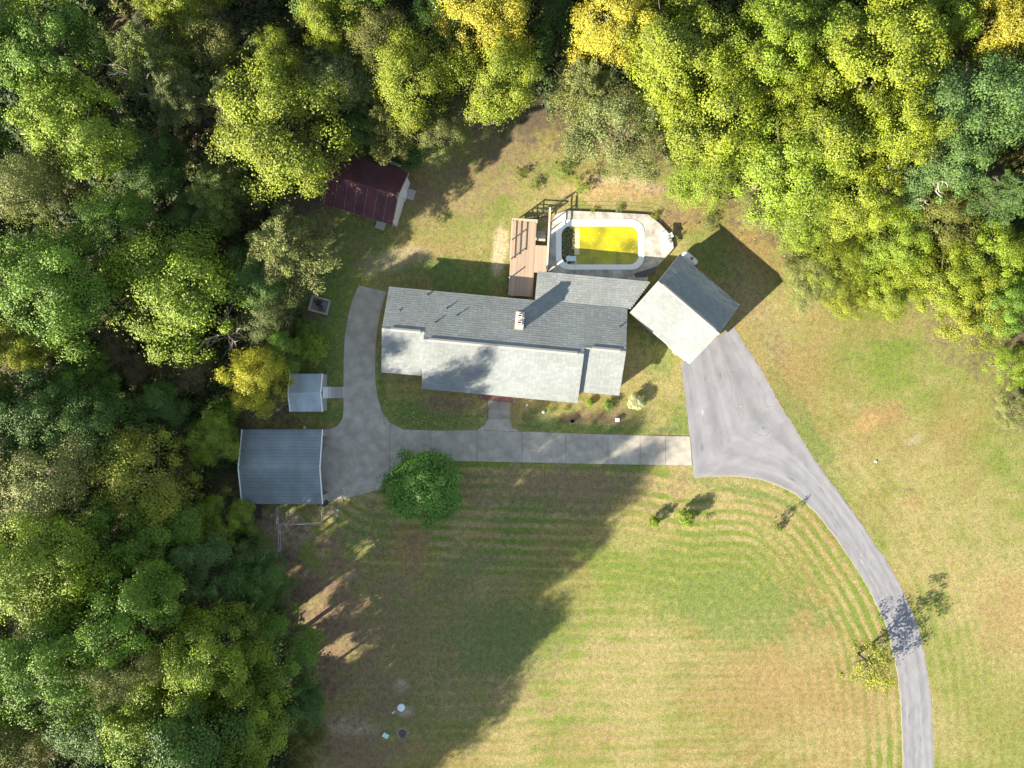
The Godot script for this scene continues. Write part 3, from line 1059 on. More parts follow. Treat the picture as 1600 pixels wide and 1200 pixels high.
func build_house() -> void:
	var tone := Color(0.26, 0.284, 0.306)
	var h := thing("house", "long grey shingled house with three stepped front roofs and a brick chimney", "house", Vector3(-13.25, 0, -10.49), deg_to_rad(-5.3))
	gable(h, 0.0, 4.5, 0.0, 4.65, 9.25, 2.8, 4.74, tone, 201)
	gable(h, 4.5, 21.4, 0.0, 5.4, 10.62, 2.8, 5.05, tone, 211)
	gable(h, 21.4, 25.8, 0.0, 4.7, 9.4, 2.8, 4.76, tone, 221)
	ridge_vent(h, 0.95, 4.1, 4.65, 4.74, 0.417)
	ridge_vent(h, 5.1, 20.7, 5.4, 5.05, 0.42)
	ridge_vent(h, 22.2, 25.2, 4.7, 4.76, 0.417)
	# rear porch roof of low pitch
	var pr := MB.new()
	var A := Vector3(15.8, 2.42, -3.2)
	var B := Vector3(28.0, 2.42, -3.2)
	var C := Vector3(26.05, 2.77, -0.01)
	var D := Vector3(15.8, 2.77, -0.01)
	var dn := Vector3(0, -0.16, 0)
	var fc := Color(0.72, 0.72, 0.7)
	pr.quad(B, A, D, C, Color(0.22, 0.22, 0.215))
	pr.quad(B + dn, A + dn, A, B, fc)
	pr.quad(A + dn, D + dn, D, A, fc)
	pr.quad(C + dn, B + dn, B, C, fc)
	pr.quad(A + dn, B + dn, C + dn, D + dn, fc)
	var porch := part("porch_roof", pr.commit(), mats["plain"], h)
	var s := (D - A)
	shingle_slope(porch, A + Vector3(0, 0.003, 0), Vector3.RIGHT, s.normalized(), 12.2, s.length(), tone * 1.02, 231, 12.2, -1.95 / 3.2)
	var pw := MB.new()
	for q in [[16.2, -2.8, 16.2, 0.3], [27.3, -2.8, 16.2, -2.8]]:
		var a := Vector3(q[0], 0, q[1])
		var b := Vector3(q[2], 0, q[3])
		pw.bar(a + Vector3(0, 1.13, 0), b + Vector3(0, 1.13, 0), 0.12, 2.26, Color(0.5, 0.42, 0.34))
	part("porch_wall", pw.commit(), mats["siding"], h)
	# chimney
	var cb := MB.new()
	rbox(cb, 14.34, 4.2, 2.5, 0.78, 2.0, 1.6, Color(0.42, 0.30, 0.24))
	var ch := part("chimney", cb.commit(), mats["brick"], h)
	var cp := MB.new()
	rbox(cp, 14.34, 5.245, 2.5, 0.9, 0.09, 1.72, Color(0.52, 0.46, 0.40))
	part("crown_slab", cp.commit(), mats["plain"], ch)
	for z in [2.13, 2.85]:
		var fl := MB.new()
		for q in [[-0.2, 0, 0.05, 0.45], [0.2, 0, 0.05, 0.45], [0, -0.2, 0.35, 0.05], [0, 0.2, 0.35, 0.05]]:
			rbox(fl, 14.34 + q[0], 5.4, z + q[1], q[2], 0.22, q[3], Color(0.62, 0.50, 0.40))
		var f := part("flue", fl.commit(), mats["plain"], ch)
		var dk := MB.new()
		rbox(dk, 14.34, 5.32, z, 0.34, 0.05, 0.34, Color(0.012, 0.011, 0.01))  # near-black block in the flue; its colour stands in for the opening's darkness
		part("dark_opening", dk.commit(), mats["plain"], f)
		var tb := MB.new()
		rbox(tb, 14.34, 5.53, z + 0.05, 0.5, 0.03, 0.11, Color(0.62, 0.56, 0.5))
		part("damper", tb.commit(), mats["plain"], f)
	for q in [[0.0, -0.86, 0.96, 0.16], [0.0, 0.86, 0.96, 0.16]]:
		var fl2 := MB.new()
		rbox(fl2, 14.34, 2.83 + (2.5 + q[1]) * 0.417, 2.5 + q[1], q[2], 0.07, q[3], Color(0.3, 0.29, 0.28))
		part("flashing", fl2.commit(), mats["plain"], ch)
	# plumbing vents on the rear slope
	for q in [[668, 461, 0.18], [698, 482, 0.24], [714, 493, 0.3], [680, 504, 0.26], [968, 511, 0.22]]:
		var p := h.transform.affine_inverse() * g(q[0], q[1], 3.4)
		var y := 2.8 + p.z * 0.417
		p = h.transform.affine_inverse() * g(q[0], q[1], y)
		var mb := MB.new()
		mb.tube([Vector3(p.x, y - 0.05, p.z), Vector3(p.x, y + q[2], p.z)], [0.075, 0.075], 8, Color(0.06, 0.06, 0.06))
		mb.tube([Vector3(p.x, y - 0.05, p.z), Vector3(p.x, y + 0.12, p.z)], [0.18, 0.09], 8, Color(0.09, 0.09, 0.09))
		part("vent_pipe", mb.commit(), mats["plain"], h)
	var sn := MB.new()
	sn.tube([Vector3(1.5, 3.9, 2.6), Vector3(1.5, 3.95, 2.6)], [0.16, 0.12], 8, Color(0.1, 0.1, 0.1))
	part("roof_vent", sn.commit(), mats["plain"], h)
	# windows and the front door, under the eaves
	for x in [1.2, 3.0, 23.0, 24.8]:
		window_part(h, x, 1.45, (8.82 if x < 5 else 8.97), 1.0, 1.3, Vector3.BACK)
	for x in [6.2, 8.6, 15.6, 18.2]:
		window_part(h, x, 1.45, 10.19, 1.3, 1.4, Vector3.BACK)
	for x in [1.5, 3.4, 7.0, 10.0]:
		window_part(h, x, 1.5, 0.43, 1.1, 1.1, Vector3.FORWARD)
	var db := MB.new()
	rbox(db, 12.4, 1.08, 10.2, 0.95, 2.1, 0.06, Color(0.35, 0.07, 0.05))
	var door := part("door", db.commit(), mats["paint"], h)
	var kb := MB.new()
	kb.tube([Vector3(12.75, 1.0, 10.23), Vector3(12.75, 1.0, 10.31)], [0.03, 0.035], 8, Color(0.6, 0.5, 0.3))
	part("handle", kb.commit(), mats["steel"], door)
	# brick step before the door
	var st := Node3D.new()
	st.name = "door_step"
	h.add_child(st)
	rng.seed = 71
	var bk := MB.new()
	for r in 9:
		for k in 17:
			var off := 0.11 if r % 2 else 0.0
			var t := rng.randf_range(0.7, 1.0)
			rbox(bk, 10.9 + k * 0.216 + off, 0.10, 9.55 + r * 0.2, 0.205, 0.12, 0.19, Color(0.40 * t, 0.22 * t, 0.20 * t))
	var bp := part("brick", bk.commit(), mats["brick"], st)
	bp.set_meta("kind", "stuff")
	var mo := MB.new()
	rbox(mo, 12.7, 0.07, 10.35, 3.85, 0.13, 1.75, Color(0.32, 0.29, 0.27))
	part("mortar", mo.commit(), mats["plain"], st)

	# garage set at an angle
	var ga := thing("garage", "square grey shingled garage turned at an angle beside the asphalt drive", "garage", Vector3(18.6, 0, -8.08), deg_to_rad(-40.5))
	gable(ga, -4.25, 4.25, -4.15, 0.0, 4.15, 2.95, 4.75, tone, 241, 0.4)
	ridge_vent(ga, -3.7, 3.7, 0.0, 4.75, 0.434)
	var gd := MB.new()
	for k in 4:
		rbox(gd, 4.03, 0.3 + k * 0.56, 0.0, 0.05, 0.54, 4.9, Color(0.75, 0.75, 0.73))
	part("garage_door", gd.commit(), mats["paint"], ga)
	window_part(ga, 0.0, 1.5, 3.78, 1.1, 1.1, Vector3.BACK)
	var ml := MB.new()
	rbox(ml, 4.2, 4.45, 0.05, 0.25, 0.18, 0.22, Color(0.8, 0.8, 0.8))
	part("floodlight", ml.commit(), mats["paint"], ga)
	var gu := MB.new()
	gu.tube([Vector3(2.3, 2.75, 4.25), Vector3(2.35, 2.5, 4.05), Vector3(2.4, 0.1, 3.85)], [0.06, 0.06, 0.06], 6, Color(0.8, 0.8, 0.8))
	gu.tube([Vector3(2.1, 2.83, 4.27), Vector3(2.5, 2.83, 4.27)], [0.1, 0.1], 8, Color(0.8, 0.78, 0.75))
	part("downspout", gu.commit(), mats["paint"], ga)

func build_outbuildings() -> void:
	rng.seed = 301
	var ba := thing("barn", "large blue-grey ribbed metal carport with white edge trim at the end of the concrete court", "carport", Vector3(-24.7, 0, 8.9))
	metal_building(ba, 4.3, 4.0, 3.0, 4.05, 4, true, 0.3, 0.05, "metal_roof", [Color(0.24, 0.285, 0.325), Color(0.255, 0.30, 0.34), Color(0.23, 0.275, 0.315)], Color(0.3, 0.31, 0.32), Color(0.75, 0.75, 0.74), 0.12, true)
	var sh := thing("garden_shed", "small white metal shed with pale ribbed roof and a wooden ramp", "shed", Vector3(-22.3, 0, 0.94))
	metal_building(sh, 1.72, 2.05, 2.35, 3.05, 4, false, 0.22, 0.03, "metal_roof", [Color(0.46, 0.55, 0.63), Color(0.50, 0.58, 0.66)], Color(0.36, 0.36, 0.38), Color(0.82, 0.84, 0.86), 0.05)
	var dr := MB.new()
	rbox(dr, 1.73, 1.0, 0.0, 0.08, 1.95, 1.25, Color(0.8, 0.81, 0.82))
	var door := part("door", dr.commit(), mats["paint"], sh)
	var hd := MB.new()
	rbox(hd, 1.79, 1.0, 0.35, 0.05, 0.2, 0.04, Color(0.1, 0.1, 0.1))
	part("handle", hd.commit(), mats["steel"], door)
	var lz := MB.new()
	rbox(lz, 1.71, 2.35, 0.0, 0.05, 0.3, 0.34, Color(0.15, 0.17, 0.2))
	part("gable_vent", lz.commit(), mats["paint"], sh)
	var sl := MB.new()
	rbox(sl, 1.95, 0.1, 0.0, 0.55, 0.12, 1.3, Color(0.42, 0.44, 0.46))
	part("threshold", sl.commit(), mats["wood"], sh)
	var ra := thing("ramp", "weathered grey plank ramp between the white shed and the concrete drive", "ramp", Vector3(-20.05, 0, 0.94))
	rng.seed = 305
	for k in 12:
		var pb := MB.new()
		var t := rng.randf_range(0.7, 1.0)
		rbox(pb, 0.075 + k * 0.142, 0.13 - k * 0.004, rng.randf_range(-0.03, 0.03), 0.125, 0.04, 1.28, Color(0.40 * t, 0.38 * t, 0.36 * t))
		part("plank", pb.commit(), mats["wood"], ra)
	for z in [-0.5, 0.5]:
		var jb := MB.new()
		rbox(jb, 0.85, 0.05, z, 1.7, 0.09, 0.06, Color(0.3, 0.27, 0.24))
		part("bearer", jb.commit(), mats["wood"], ra)

	rng.seed = 311
	var rs := thing("red_shed", "dark red sheet-metal roofed shed with a white gable at the wood's edge", "shed", Vector3(-15.75, 0, -21.1), deg_to_rad(-16.9))
	metal_building(rs, 3.85, 2.95, 2.6, 4.15, 7, false, 0.19, 0.022, "rust_roof", [Color(0.145, 0.052, 0.066), Color(0.155, 0.058, 0.068), Color(0.138, 0.052, 0.068), Color(0.16, 0.053, 0.06)], Color(0.62, 0.65, 0.68), Color(0.30, 0.12, 0.11), 0.04, false, 0.4)
	for s in [-1.0, 1.0]:
		for k in range(1, 7):
			var mb := MB.new()
			var x := -3.85 + 7.7 / 7.0 * k
			mb.bar(Vector3(x, 2.6 + 0.035, s * 2.95), Vector3(x, 4.15 + 0.035, s * 0.1), 0.055, 0.014, Color(0.34, 0.2, 0.19) if s > 0 else Color(0.2, 0.09, 0.085))
			part("seam", mb.commit(), mats["rust_roof"], rs)
	var rt := MB.new()
	rt.bar(Vector3(3.9, 2.55, 2.95), Vector3(3.9, 4.12, 0.05), 0.06, 0.2, Color(0.75, 0.77, 0.8))
	rt.bar(Vector3(3.9, 2.55, -2.95), Vector3(3.9, 4.12, -0.05), 0.06, 0.2, Color(0.75, 0.77, 0.8))
	part("bargeboard", rt.commit(), mats["paint"], rs)
	var rd := MB.new()
	rbox(rd, 3.87, 1.0, -0.9, 0.06, 2.0, 0.95, Color(0.7, 0.72, 0.74))
	var rdoor := part("door", rd.commit(), mats["paint"], rs)
	var rk := MB.new()
	rbox(rk, 3.92, 1.0, -0.55, 0.05, 0.12, 0.04, Color(0.1, 0.1, 0.1))
	part("handle", rk.commit(), mats["steel"], rdoor)
	var an := MB.new()
	an.tube([Vector3(3.55, 4.1, 0.05), Vector3(3.8, 4.5, 0.1), Vector3(4.15, 4.75, 0.15)], [0.03, 0.03, 0.03], 6, Color(0.4, 0.38, 0.36))
	for k in 5:
		var p := Vector3(3.75 + k * 0.1, 4.45 + k * 0.07, 0.1)
		an.tube([p + Vector3(0.0, 0, -0.35), p + Vector3(0.1, 0, 0.35)], [0.015, 0.015], 4, Color(0.5, 0.5, 0.5))
	part("aerial", an.commit(), mats["steel"], rs)
	# steps of the shed
	var s1 := MB.new()
	rbox(s1, 0, 0.08, 0, 1.05, 0.16, 1.15, Color(0.34, 0.32, 0.29))
	solo("step", "grey wooden landing before the white gable of the red-roofed shed", "step", s1.commit(), mats["wood"], g(641, 304), deg_to_rad(-16.9))
	var s2 := MB.new()
	for k in 5:
		rbox(s2, -0.42 + k * 0.21, 0.14, 0, 0.19, 0.05, 0.95, Color(0.40, 0.36, 0.32))
	rbox(s2, 0, 0.06, -0.3, 1.0, 0.1, 0.08, Color(0.25, 0.22, 0.2))
	rbox(s2, 0, 0.06, 0.3, 1.0, 0.1, 0.08, Color(0.25, 0.22, 0.2))
	solo("step", "slatted wooden step under the long side of the red-roofed shed", "step", s2.commit(), mats["wood"], g(595, 352), deg_to_rad(-16.9))
	# folded metal frame behind the shed
	var ld := thing("metal_frame", "pale folded metal frame leaning behind the red-roofed shed", "frame", g(614, 254, 1.4) - Vector3(0, 1.4, 0), deg_to_rad(-16.9))
	for q in [[-1.0, 0.1, 1.0, 0.45], [-1.0, -0.25, 1.0, 0.05], [-0.9, 0.1, -0.4, 0.3], [-0.4, -0.2, 0.1, 0.35], [0.1, -0.1, 0.5, 0.4], [0.5, 0.4, 0.95, 0.05], [-0.6, 0.3, -0.3, -0.2]]:
		var mb := MB.new()
		mb.tube([Vector3(q[0], 1.3 + q[1] * 0.3, q[1] * 0.6), Vector3(q[2], 1.35 + q[3] * 0.3, q[3] * 0.6)], [0.035, 0.035], 6, Color(0.6, 0.6, 0.62))
		part("tube", mb.commit(), mats["steel"], ld)
	for x in [-0.9, 0.9]:
		var mb := MB.new()
		mb.tube([Vector3(x, 0, 0), Vector3(x, 1.35, 0)], [0.03, 0.03], 6, Color(0.5, 0.5, 0.52))
		part("leg", mb.commit(), mats["steel"], ld)

func build_pool() -> void:
	# raised concrete terrace round the pool
	var water := rounded(g(877, 0).x, g(0, 354).z, g(997, 0).x, g(0, 414).z, 1.05)
	var cop := rounded(g(868, 0).x, g(0, 344).z, g(1006, 0).x, g(0, 422).z, 1.5)
	var ter := outline([[858, 356], [868, 336], [884, 330], [940, 332], [1012, 336], [1030, 350], [1047, 368], [1052, 388], [1040, 402], [1012, 432], [1010, 446], [855, 438]])
	var o := Node3D.new()
	o.name = "pool_terrace"
	add_child(o)
	o.set_meta("kind", "structure")
	var halves := cut_pieces([ter], g2(936, 300), g2(936, 500), 0.02)
	var pieces := []
	for p in halves:
		pieces.append_array(Geometry2D.clip_polygons(p, cop))
	for cut in [[[894, 300], [894, 345], [850, 320, 90, 30]], [[800, 372], [872, 372], [850, 330, 22, 100]]]:
		pieces = cut_pieces(pieces, g2(cut[0][0], cut[0][1]), g2(cut[1][0], cut[1][1]), 0.03, Rect2(g2(cut[2][0], cut[2][1]), Vector2(cut[2][2], cut[2][3]) / PPM))
	rng.seed = 401
	for p in pieces:
		var mb := MB.new()
		var t := rng.randf_range(0.9, 1.0)
		mb.slab(p, -0.05, 0.28, Color(t, t, t))
		part("slab", mb.commit(), mats["pool_concrete"], o)
	var pool := thing("swimming_pool", "neglected swimming pool full of yellow-green water with a white rim", "pool")
	var cm := MB.new()
	var wl := MB.new()
	for k in cop.size():
		var a := cop[k]
		var b := cop[(k + 1) % cop.size()]
		var d := water[(k + 1) % cop.size()]
		var e := water[k]
		var y := Vector3(0, 0.33, 0)
		var A := Vector3(a.x, 0.33, a.y)
		var B := Vector3(b.x, 0.33, b.y)
		var D := Vector3(d.x, 0.33, d.y)
		var E := Vector3(e.x, 0.33, e.y)
		y = Vector3(0, -0.06, 0)
		cm.quad(A, E, D, B, Color(0.78, 0.78, 0.76))
		cm.quad(A + y, A, B, B + y, Color(0.78, 0.78, 0.76))
		wl.quad(E - Vector3(0, 0.32, 0), E, D, D - Vector3(0, 0.32, 0), Color(0.62, 0.68, 0.7))
	part("coping", cm.commit(), mats["paint"], pool)
	part("liner", wl.commit(), mats["paint"], pool)
	var wt := noise_tex(47, 0.012, lin(0.15, 0.145, 0.008), lin(0.36, 0.325, 0.004), lin(0.54, 0.48, 0.003), 128, 3)
	var wm := mat("pool_water", Color.WHITE, 0.12, 0.0, wt, false)
	wm.uv1_triplanar = true
	wm.uv1_scale = Vector3(0.13, 0.13, 0.13)
	var wb := MB.new()
	wb.slab(water, 0.05, 0.13)
	part("water", wb.commit(), wm, pool)
	# shallow end with drowned steps
	var stp := MB.new()
	rbox(stp, g(900, 0).x, 0.133, g(0, 378).z, 0.75, 0.03, 2.9, Color(0.62, 0.54, 0.26))
	part("step", stp.commit(), mats["plain"], pool)
	var mk := MB.new()
	var md := rounded(g(877.5, 0).x, g(0, 354.5).z, g(894, 0).x, g(0, 413.5).z, 0.55)
	mk.slab(md, 0.1, 0.15, Color(0.055, 0.05, 0.045))
	part("sludge", mk.commit(), mats["plain"], pool)
	# rotting leaves in the shallow end and floating specks
	rng.seed = 405
	var lv := PackedVector3Array()
	var ln := PackedVector3Array()
	var lc := PackedColorArray()
	for k in 1500:
		var x := rng.randf_range(878.5, 896.5)
		var z := rng.randf_range(358, 401) if k < 1350 else rng.randf_range(356, 411)
		var p := g(x, z) + Vector3(0, 0.17 + rng.randf() * 0.06, 0)
		var t := rng.randf_range(0.25, 1.0)
		var col := Color(0.30 * t, 0.30 * t, 0.11 * t) if rng.randf() < 0.7 else Color(0.06, 0.055, 0.05)
		leaf(lv, ln, lc, p, (Vector3.UP + rdir() * 0.7).normalized(), 0.2, 0.12, col)
	for k in 130:
		var x := rng.randf_range(905, 994)
		var z := rng.randf_range(360, 410)
		leaf(lv, ln, lc, g(x, z) + Vector3(0, 0.136, 0), Vector3.UP, rng.randf_range(0.06, 0.16), rng.randf_range(0.05, 0.1), Color(0.7, 0.66, 0.35))
	var fl := part("fallen_leaves", pack(lv, ln, lc), mats["plain"], pool)
	fl.set_meta("kind", "stuff")
	# white ladder with a pale blue step
	var ld := thing("pool_ladder", "pale blue pool step with white handrails over the shallow end", "ladder", g(892, 409))
	var tb := MB.new()
	rbox(tb, 0, 0.55, -0.25, 0.95, 0.06, 0.55, Color(0.5, 0.66, 0.72))
	part("tread", tb.commit(), mats["paint"], ld)
	for x in [-0.5, 0.5]:
		var rb := MB.new()
		rb.tube([Vector3(x, 0.1, -0.55), Vector3(x, 0.62, -0.5), Vector3(x, 0.74, -0.2), Vector3(x, 0.66, 0.35), Vector3(x, 0.3, 0.75)], [0.035, 0.035, 0.035, 0.035, 0.035], 6, Color(0.85, 0.86, 0.88))
		part("rail", rb.commit(), mats["paint"], ld)

	# the timber deck
	var dk := thing("deck", "new pinkish timber deck running from the back of the house to the pool", "deck", g(817, 407))
	dk.rotation.y = deg_to_rad(-3.2)
	rng.seed = 411
	var dh := 0.95
	for k in 18:
		var mb := MB.new()
		var t := rng.randf_range(0.72, 1.0)
		rbox(mb, -1.33 + k * 0.149, dh + rng.randf_range(0, 0.004), -0.02 + rng.randf_range(-0.02, 0.02), 0.138, 0.035, 8.25, Color(0.40 * t, 0.295 * t, 0.225 * t))
		part("plank", mb.commit(), mats["wood"], dk)
	for k in 9:
		var mb := MB.new()
		var t := rng.randf_range(0.72, 1.0)
		rbox(mb, 1.36 + k * 0.149, dh + rng.randf_range(0, 0.004), -0.1, 0.138, 0.035, 3.0, Color(0.42 * t, 0.31 * t, 0.235 * t))
		part("plank", mb.commit(), mats["wood"], dk)
	var fr := MB.new()
	for x in [-1.3, 0.0, 1.2]:
		rbox(fr, x, dh - 0.13, 0, 0.06, 0.2, 8.1, Color(0.4, 0.3, 0.22))
	for z in [-4.0, -2.0, 0.0, 2.0, 4.0]:
		rbox(fr, 0, dh - 0.13, z, 2.55, 0.18, 0.05, Color(0.4, 0.3, 0.22))
	part("frame", fr.commit(), mats["wood"], dk)
	for q in [[-1.38, -4.1], [1.3, -4.1], [-1.38, -2.0], [-1.38, 0.1], [-1.38, 2.2], [-1.38, 4.1], [1.3, -2.2]]:
		var mb := MB.new()
		rbox(mb, q[0], 0.98, q[1], 0.1, 1.96, 0.1, Color(0.38, 0.3, 0.23))
		part("post", mb.commit(), mats["wood"], dk)
	for y in [1.28, 1.6, 1.98]:
		var mb := MB.new()
		rbox(mb, -1.4, y, -1.9, 0.05 if y < 1.9 else 0.14, 0.1 if y < 1.9 else 0.04, 4.5, Color(0.40, 0.31, 0.24))
		part("rail", mb.commit(), mats["wood"], dk)
		var nb := MB.new()
		rbox(nb, -0.04, y + 0.003, -4.14, 2.76, 0.1 if y < 1.9 else 0.04, 0.05 if y < 1.9 else 0.14, Color(0.40, 0.31, 0.24))
		part("rail", nb.commit(), mats["wood"], dk)
	# low side flight of grey treads beside the deck
	var stair := thing("stair", "short flight of grey wooden treads between the deck and the pool fence", "stair", g(844, 371), deg_to_rad(-3.2))
	rng.seed = 415
	for k in 5:
		var mb := MB.new()
		var t := rng.randf_range(0.75, 1.0)
		rbox(mb, 0, 0.12 + k * 0.16, -0.55 + k * 0.24, 1.15, 0.04, 0.27, Color(0.40 * t, 0.35 * t, 0.31 * t))
		part("tread", mb.commit(), mats["wood"], stair)
	for x in [-0.55, 0.55]:
		var mb := MB.new()
		mb.bar(Vector3(x, 0.05, -0.7), Vector3(x, 0.72, 0.45), 0.05, 0.16, Color(0.3, 0.25, 0.2))
		part("stringer", mb.commit(), mats["wood"], stair)
	# fence between deck and pool
	var f := thing("pool_fence", "weathered board fence between the deck and the pool", "fence", Vector3.ZERO)
	var a := g(858, 330)
	var b := g(853, 425)
	rng.seed = 417
	for k in range(20, 44):
		var p := a.lerp(b, (k + 0.5) / 44.0)
		var mb := MB.new()
		var t := rng.randf_range(0.7, 1.0)
		rbox(mb, p.x + rng.randf_range(-0.015, 0.015), 0.85 + rng.randf_range(-0.03, 0.03), p.z, 0.03, 1.7, 0.135, Color(0.40 * t, 0.34 * t, 0.29 * t), deg_to_rad(-3))
		part("board", mb.commit(), mats["wood"], f)
	for k in 3:
		var pb := MB.new()
		var q := a.lerp(b, k * 0.22)
		rbox(pb, q.x, 0.86, q.z, 0.1, 1.72, 0.1, Color(0.36, 0.3, 0.26))
		part("post", pb.commit(), mats["wood"], f)
	for y in [0.4, 1.4]:
		var mb := MB.new()
		mb.bar(a + Vector3(0.07, y, 0), b + Vector3(0.07, y, 0), 0.05, 0.09, Color(0.34, 0.28, 0.24))
		part("rail", mb.commit(), mats["wood"], f)
	var tp := MB.new()
	tp.bar(a + Vector3(0.02, 1.76, 0), b + Vector3(0.02, 1.76, 0), 0.2, 0.04, Color(0.5, 0.43, 0.37))
	part("cap", tp.commit(), mats["wood"], f)
	# wire fence with creepers round the back of the pool
	var wf := thing("wire_fence", "rusty wire fence overgrown with weeds along the back of the pool", "fence", Vector3.ZERO)
	fence_line(wf, [g(862, 328), g(900, 327), g(950, 328), g(1008, 331), g(1032, 346)], 0.7, 2, 0.01, mats["bark"], 2.6)
	var wg := thing("wire_fence", "sagging wire fence running up the slope from the pool corner", "fence", Vector3.ZERO)
	fence_line(wg, [g(860, 326), g(885, 309), g(913, 294)], 0.9, 2, 0.02, mats["bark"], 2.2)
	# dark cross-braced bars standing in for a railing's shadow beyond the deck
	var gt := thing("shadow_bars", "dark cross-braced bars at the end of the deck standing in for a railing shadow", "shadow_bars", g(838, 341), deg_to_rad(12))
	for q in [[-1.1, 0.1, 1.1, 0.1], [-1.1, 1.1, 1.1, 1.1], [-1.1, 0.1, -1.1, 1.1], [1.1, 0.1, 1.1, 1.1], [-1.1, 0.1, 0.0, 1.1], [0.0, 0.1, 0.0, 1.1], [0.0, 0.1, 1.1, 1.1]]:
		var mb := MB.new()
		mb.bar(Vector3(q[0], q[1], 0), Vector3(q[2], q[3], 0), 0.07, 0.07, Color(0.1, 0.08, 0.06))
		part("bar", mb.commit(), mats["wood"], gt)

	# things on the terrace
	var tk := thing("propane_tank", "silver gas tank with a red cap beside the corner of the angled garage", "tank", g(1076, 405), deg_to_rad(-41))
	var tm := MB.new()
	tm.tube([Vector3(-1.0, 0.62, 0), Vector3(-0.95, 0.62, 0), Vector3(-0.85, 0.62, 0), Vector3(-0.7, 0.62, 0), Vector3(0.7, 0.62, 0), Vector3(0.85, 0.62, 0), Vector3(0.95, 0.62, 0), Vector3(1.0, 0.62, 0)], [0.02, 0.2, 0.33, 0.4, 0.4, 0.33, 0.2, 0.02], 16, Color(0.72, 0.74, 0.77))
	part("body", tm.commit(), mats["paint"], tk)
	var tc := MB.new()
	tc.tube([Vector3(0.15, 0.98, 0), Vector3(0.15, 1.16, 0)], [0.17, 0.15], 12, Color(0.5, 0.08, 0.06))
	part("cap", tc.commit(), mats["paint"], tk)
	for x in [-0.6, 0.6]:
		var mb := MB.new()
		rbox(mb, x, 0.12, 0, 0.12, 0.26, 0.6, Color(0.35, 0.35, 0.35))
		part("foot", mb.commit(), mats["plain"], tk)
	var tb2 := thing("white_table", "white plastic table on the bright end of the pool terrace", "table", g(1034, 376) + Vector3(0, 0.28, 0))
	var tt := MB.new()
	rbox(tt, 0, 0.7, 0, 0.85, 0.05, 1.45, Color(0.85, 0.85, 0.84))
	part("table_top", tt.commit(), mats["paint"], tb2)
	for x in [-0.36, 0.36]:
		for z in [-0.62, 0.62]:
			var mb := MB.new()
			mb.tube([Vector3(x, 0, z), Vector3(x, 0.68, z)], [0.03, 0.03], 6, Color(0.8, 0.8, 0.8))
			part("leg", mb.commit(), mats["paint"], tb2)
	for k in 2:
		var lab: String = ["tipped white plastic chair by the white table, nearer the trees", "white plastic chair lying by the white table, nearer the garage"][k]
		var cc := thing("white_chair", lab, "chair", g(1046, 370 + k * 13) + Vector3(0, 0.28, 0), 0.5 + k * 1.1)
		var sb := MB.new()
		rbox(sb, 0, 0.42, 0, 0.46, 0.04, 0.46, Color(0.85, 0.85, 0.85))
		part("seat", sb.commit(), mats["paint"], cc)
		for q in 4:
			var mb := MB.new()
			rbox(mb, -0.17 + q * 0.115, 0.68, -0.22, 0.06, 0.48, 0.03, Color(0.85, 0.85, 0.85))
			part("back_slat", mb.commit(), mats["paint"], cc)
		for q in [[-0.2, -0.2], [0.2, -0.2], [-0.2, 0.2], [0.2, 0.2]]:
			var mb := MB.new()
			rbox(mb, q[0], 0.21, q[1], 0.04, 0.4, 0.04, Color(0.8, 0.8, 0.8))
			part("leg", mb.commit(), mats["paint"], cc)
	var dark_mesh := MB.new()  # thin dark sheet lying flat on the terrace slab
	dark_mesh.slab(outline([[990, 428], [1010, 422], [1026, 416], [1020, 428], [1008, 434], [992, 434]]), 0.285, 0.32, Color(0.09, 0.09, 0.095))
	solo("dark_patch", "flat dark patch on the terrace between the house and the garage", "dark_patch", dark_mesh.commit(), mats["plain"])
	var rc := MB.new()
	rc.tube([Vector3(-0.2, 0.3, 0.2), Vector3(-0.2, 1.0, 0.1), Vector3(0.15, 1.05, -0.1), Vector3(0.2, 0.3, -0.2)], [0.03, 0.03, 0.03, 0.03], 6, Color(0.6, 0.28, 0.26))
	solo("handrail", "small reddish bent handrail beside the rear porch roof", "handrail", rc.commit(), mats["paint"], g(990, 428))

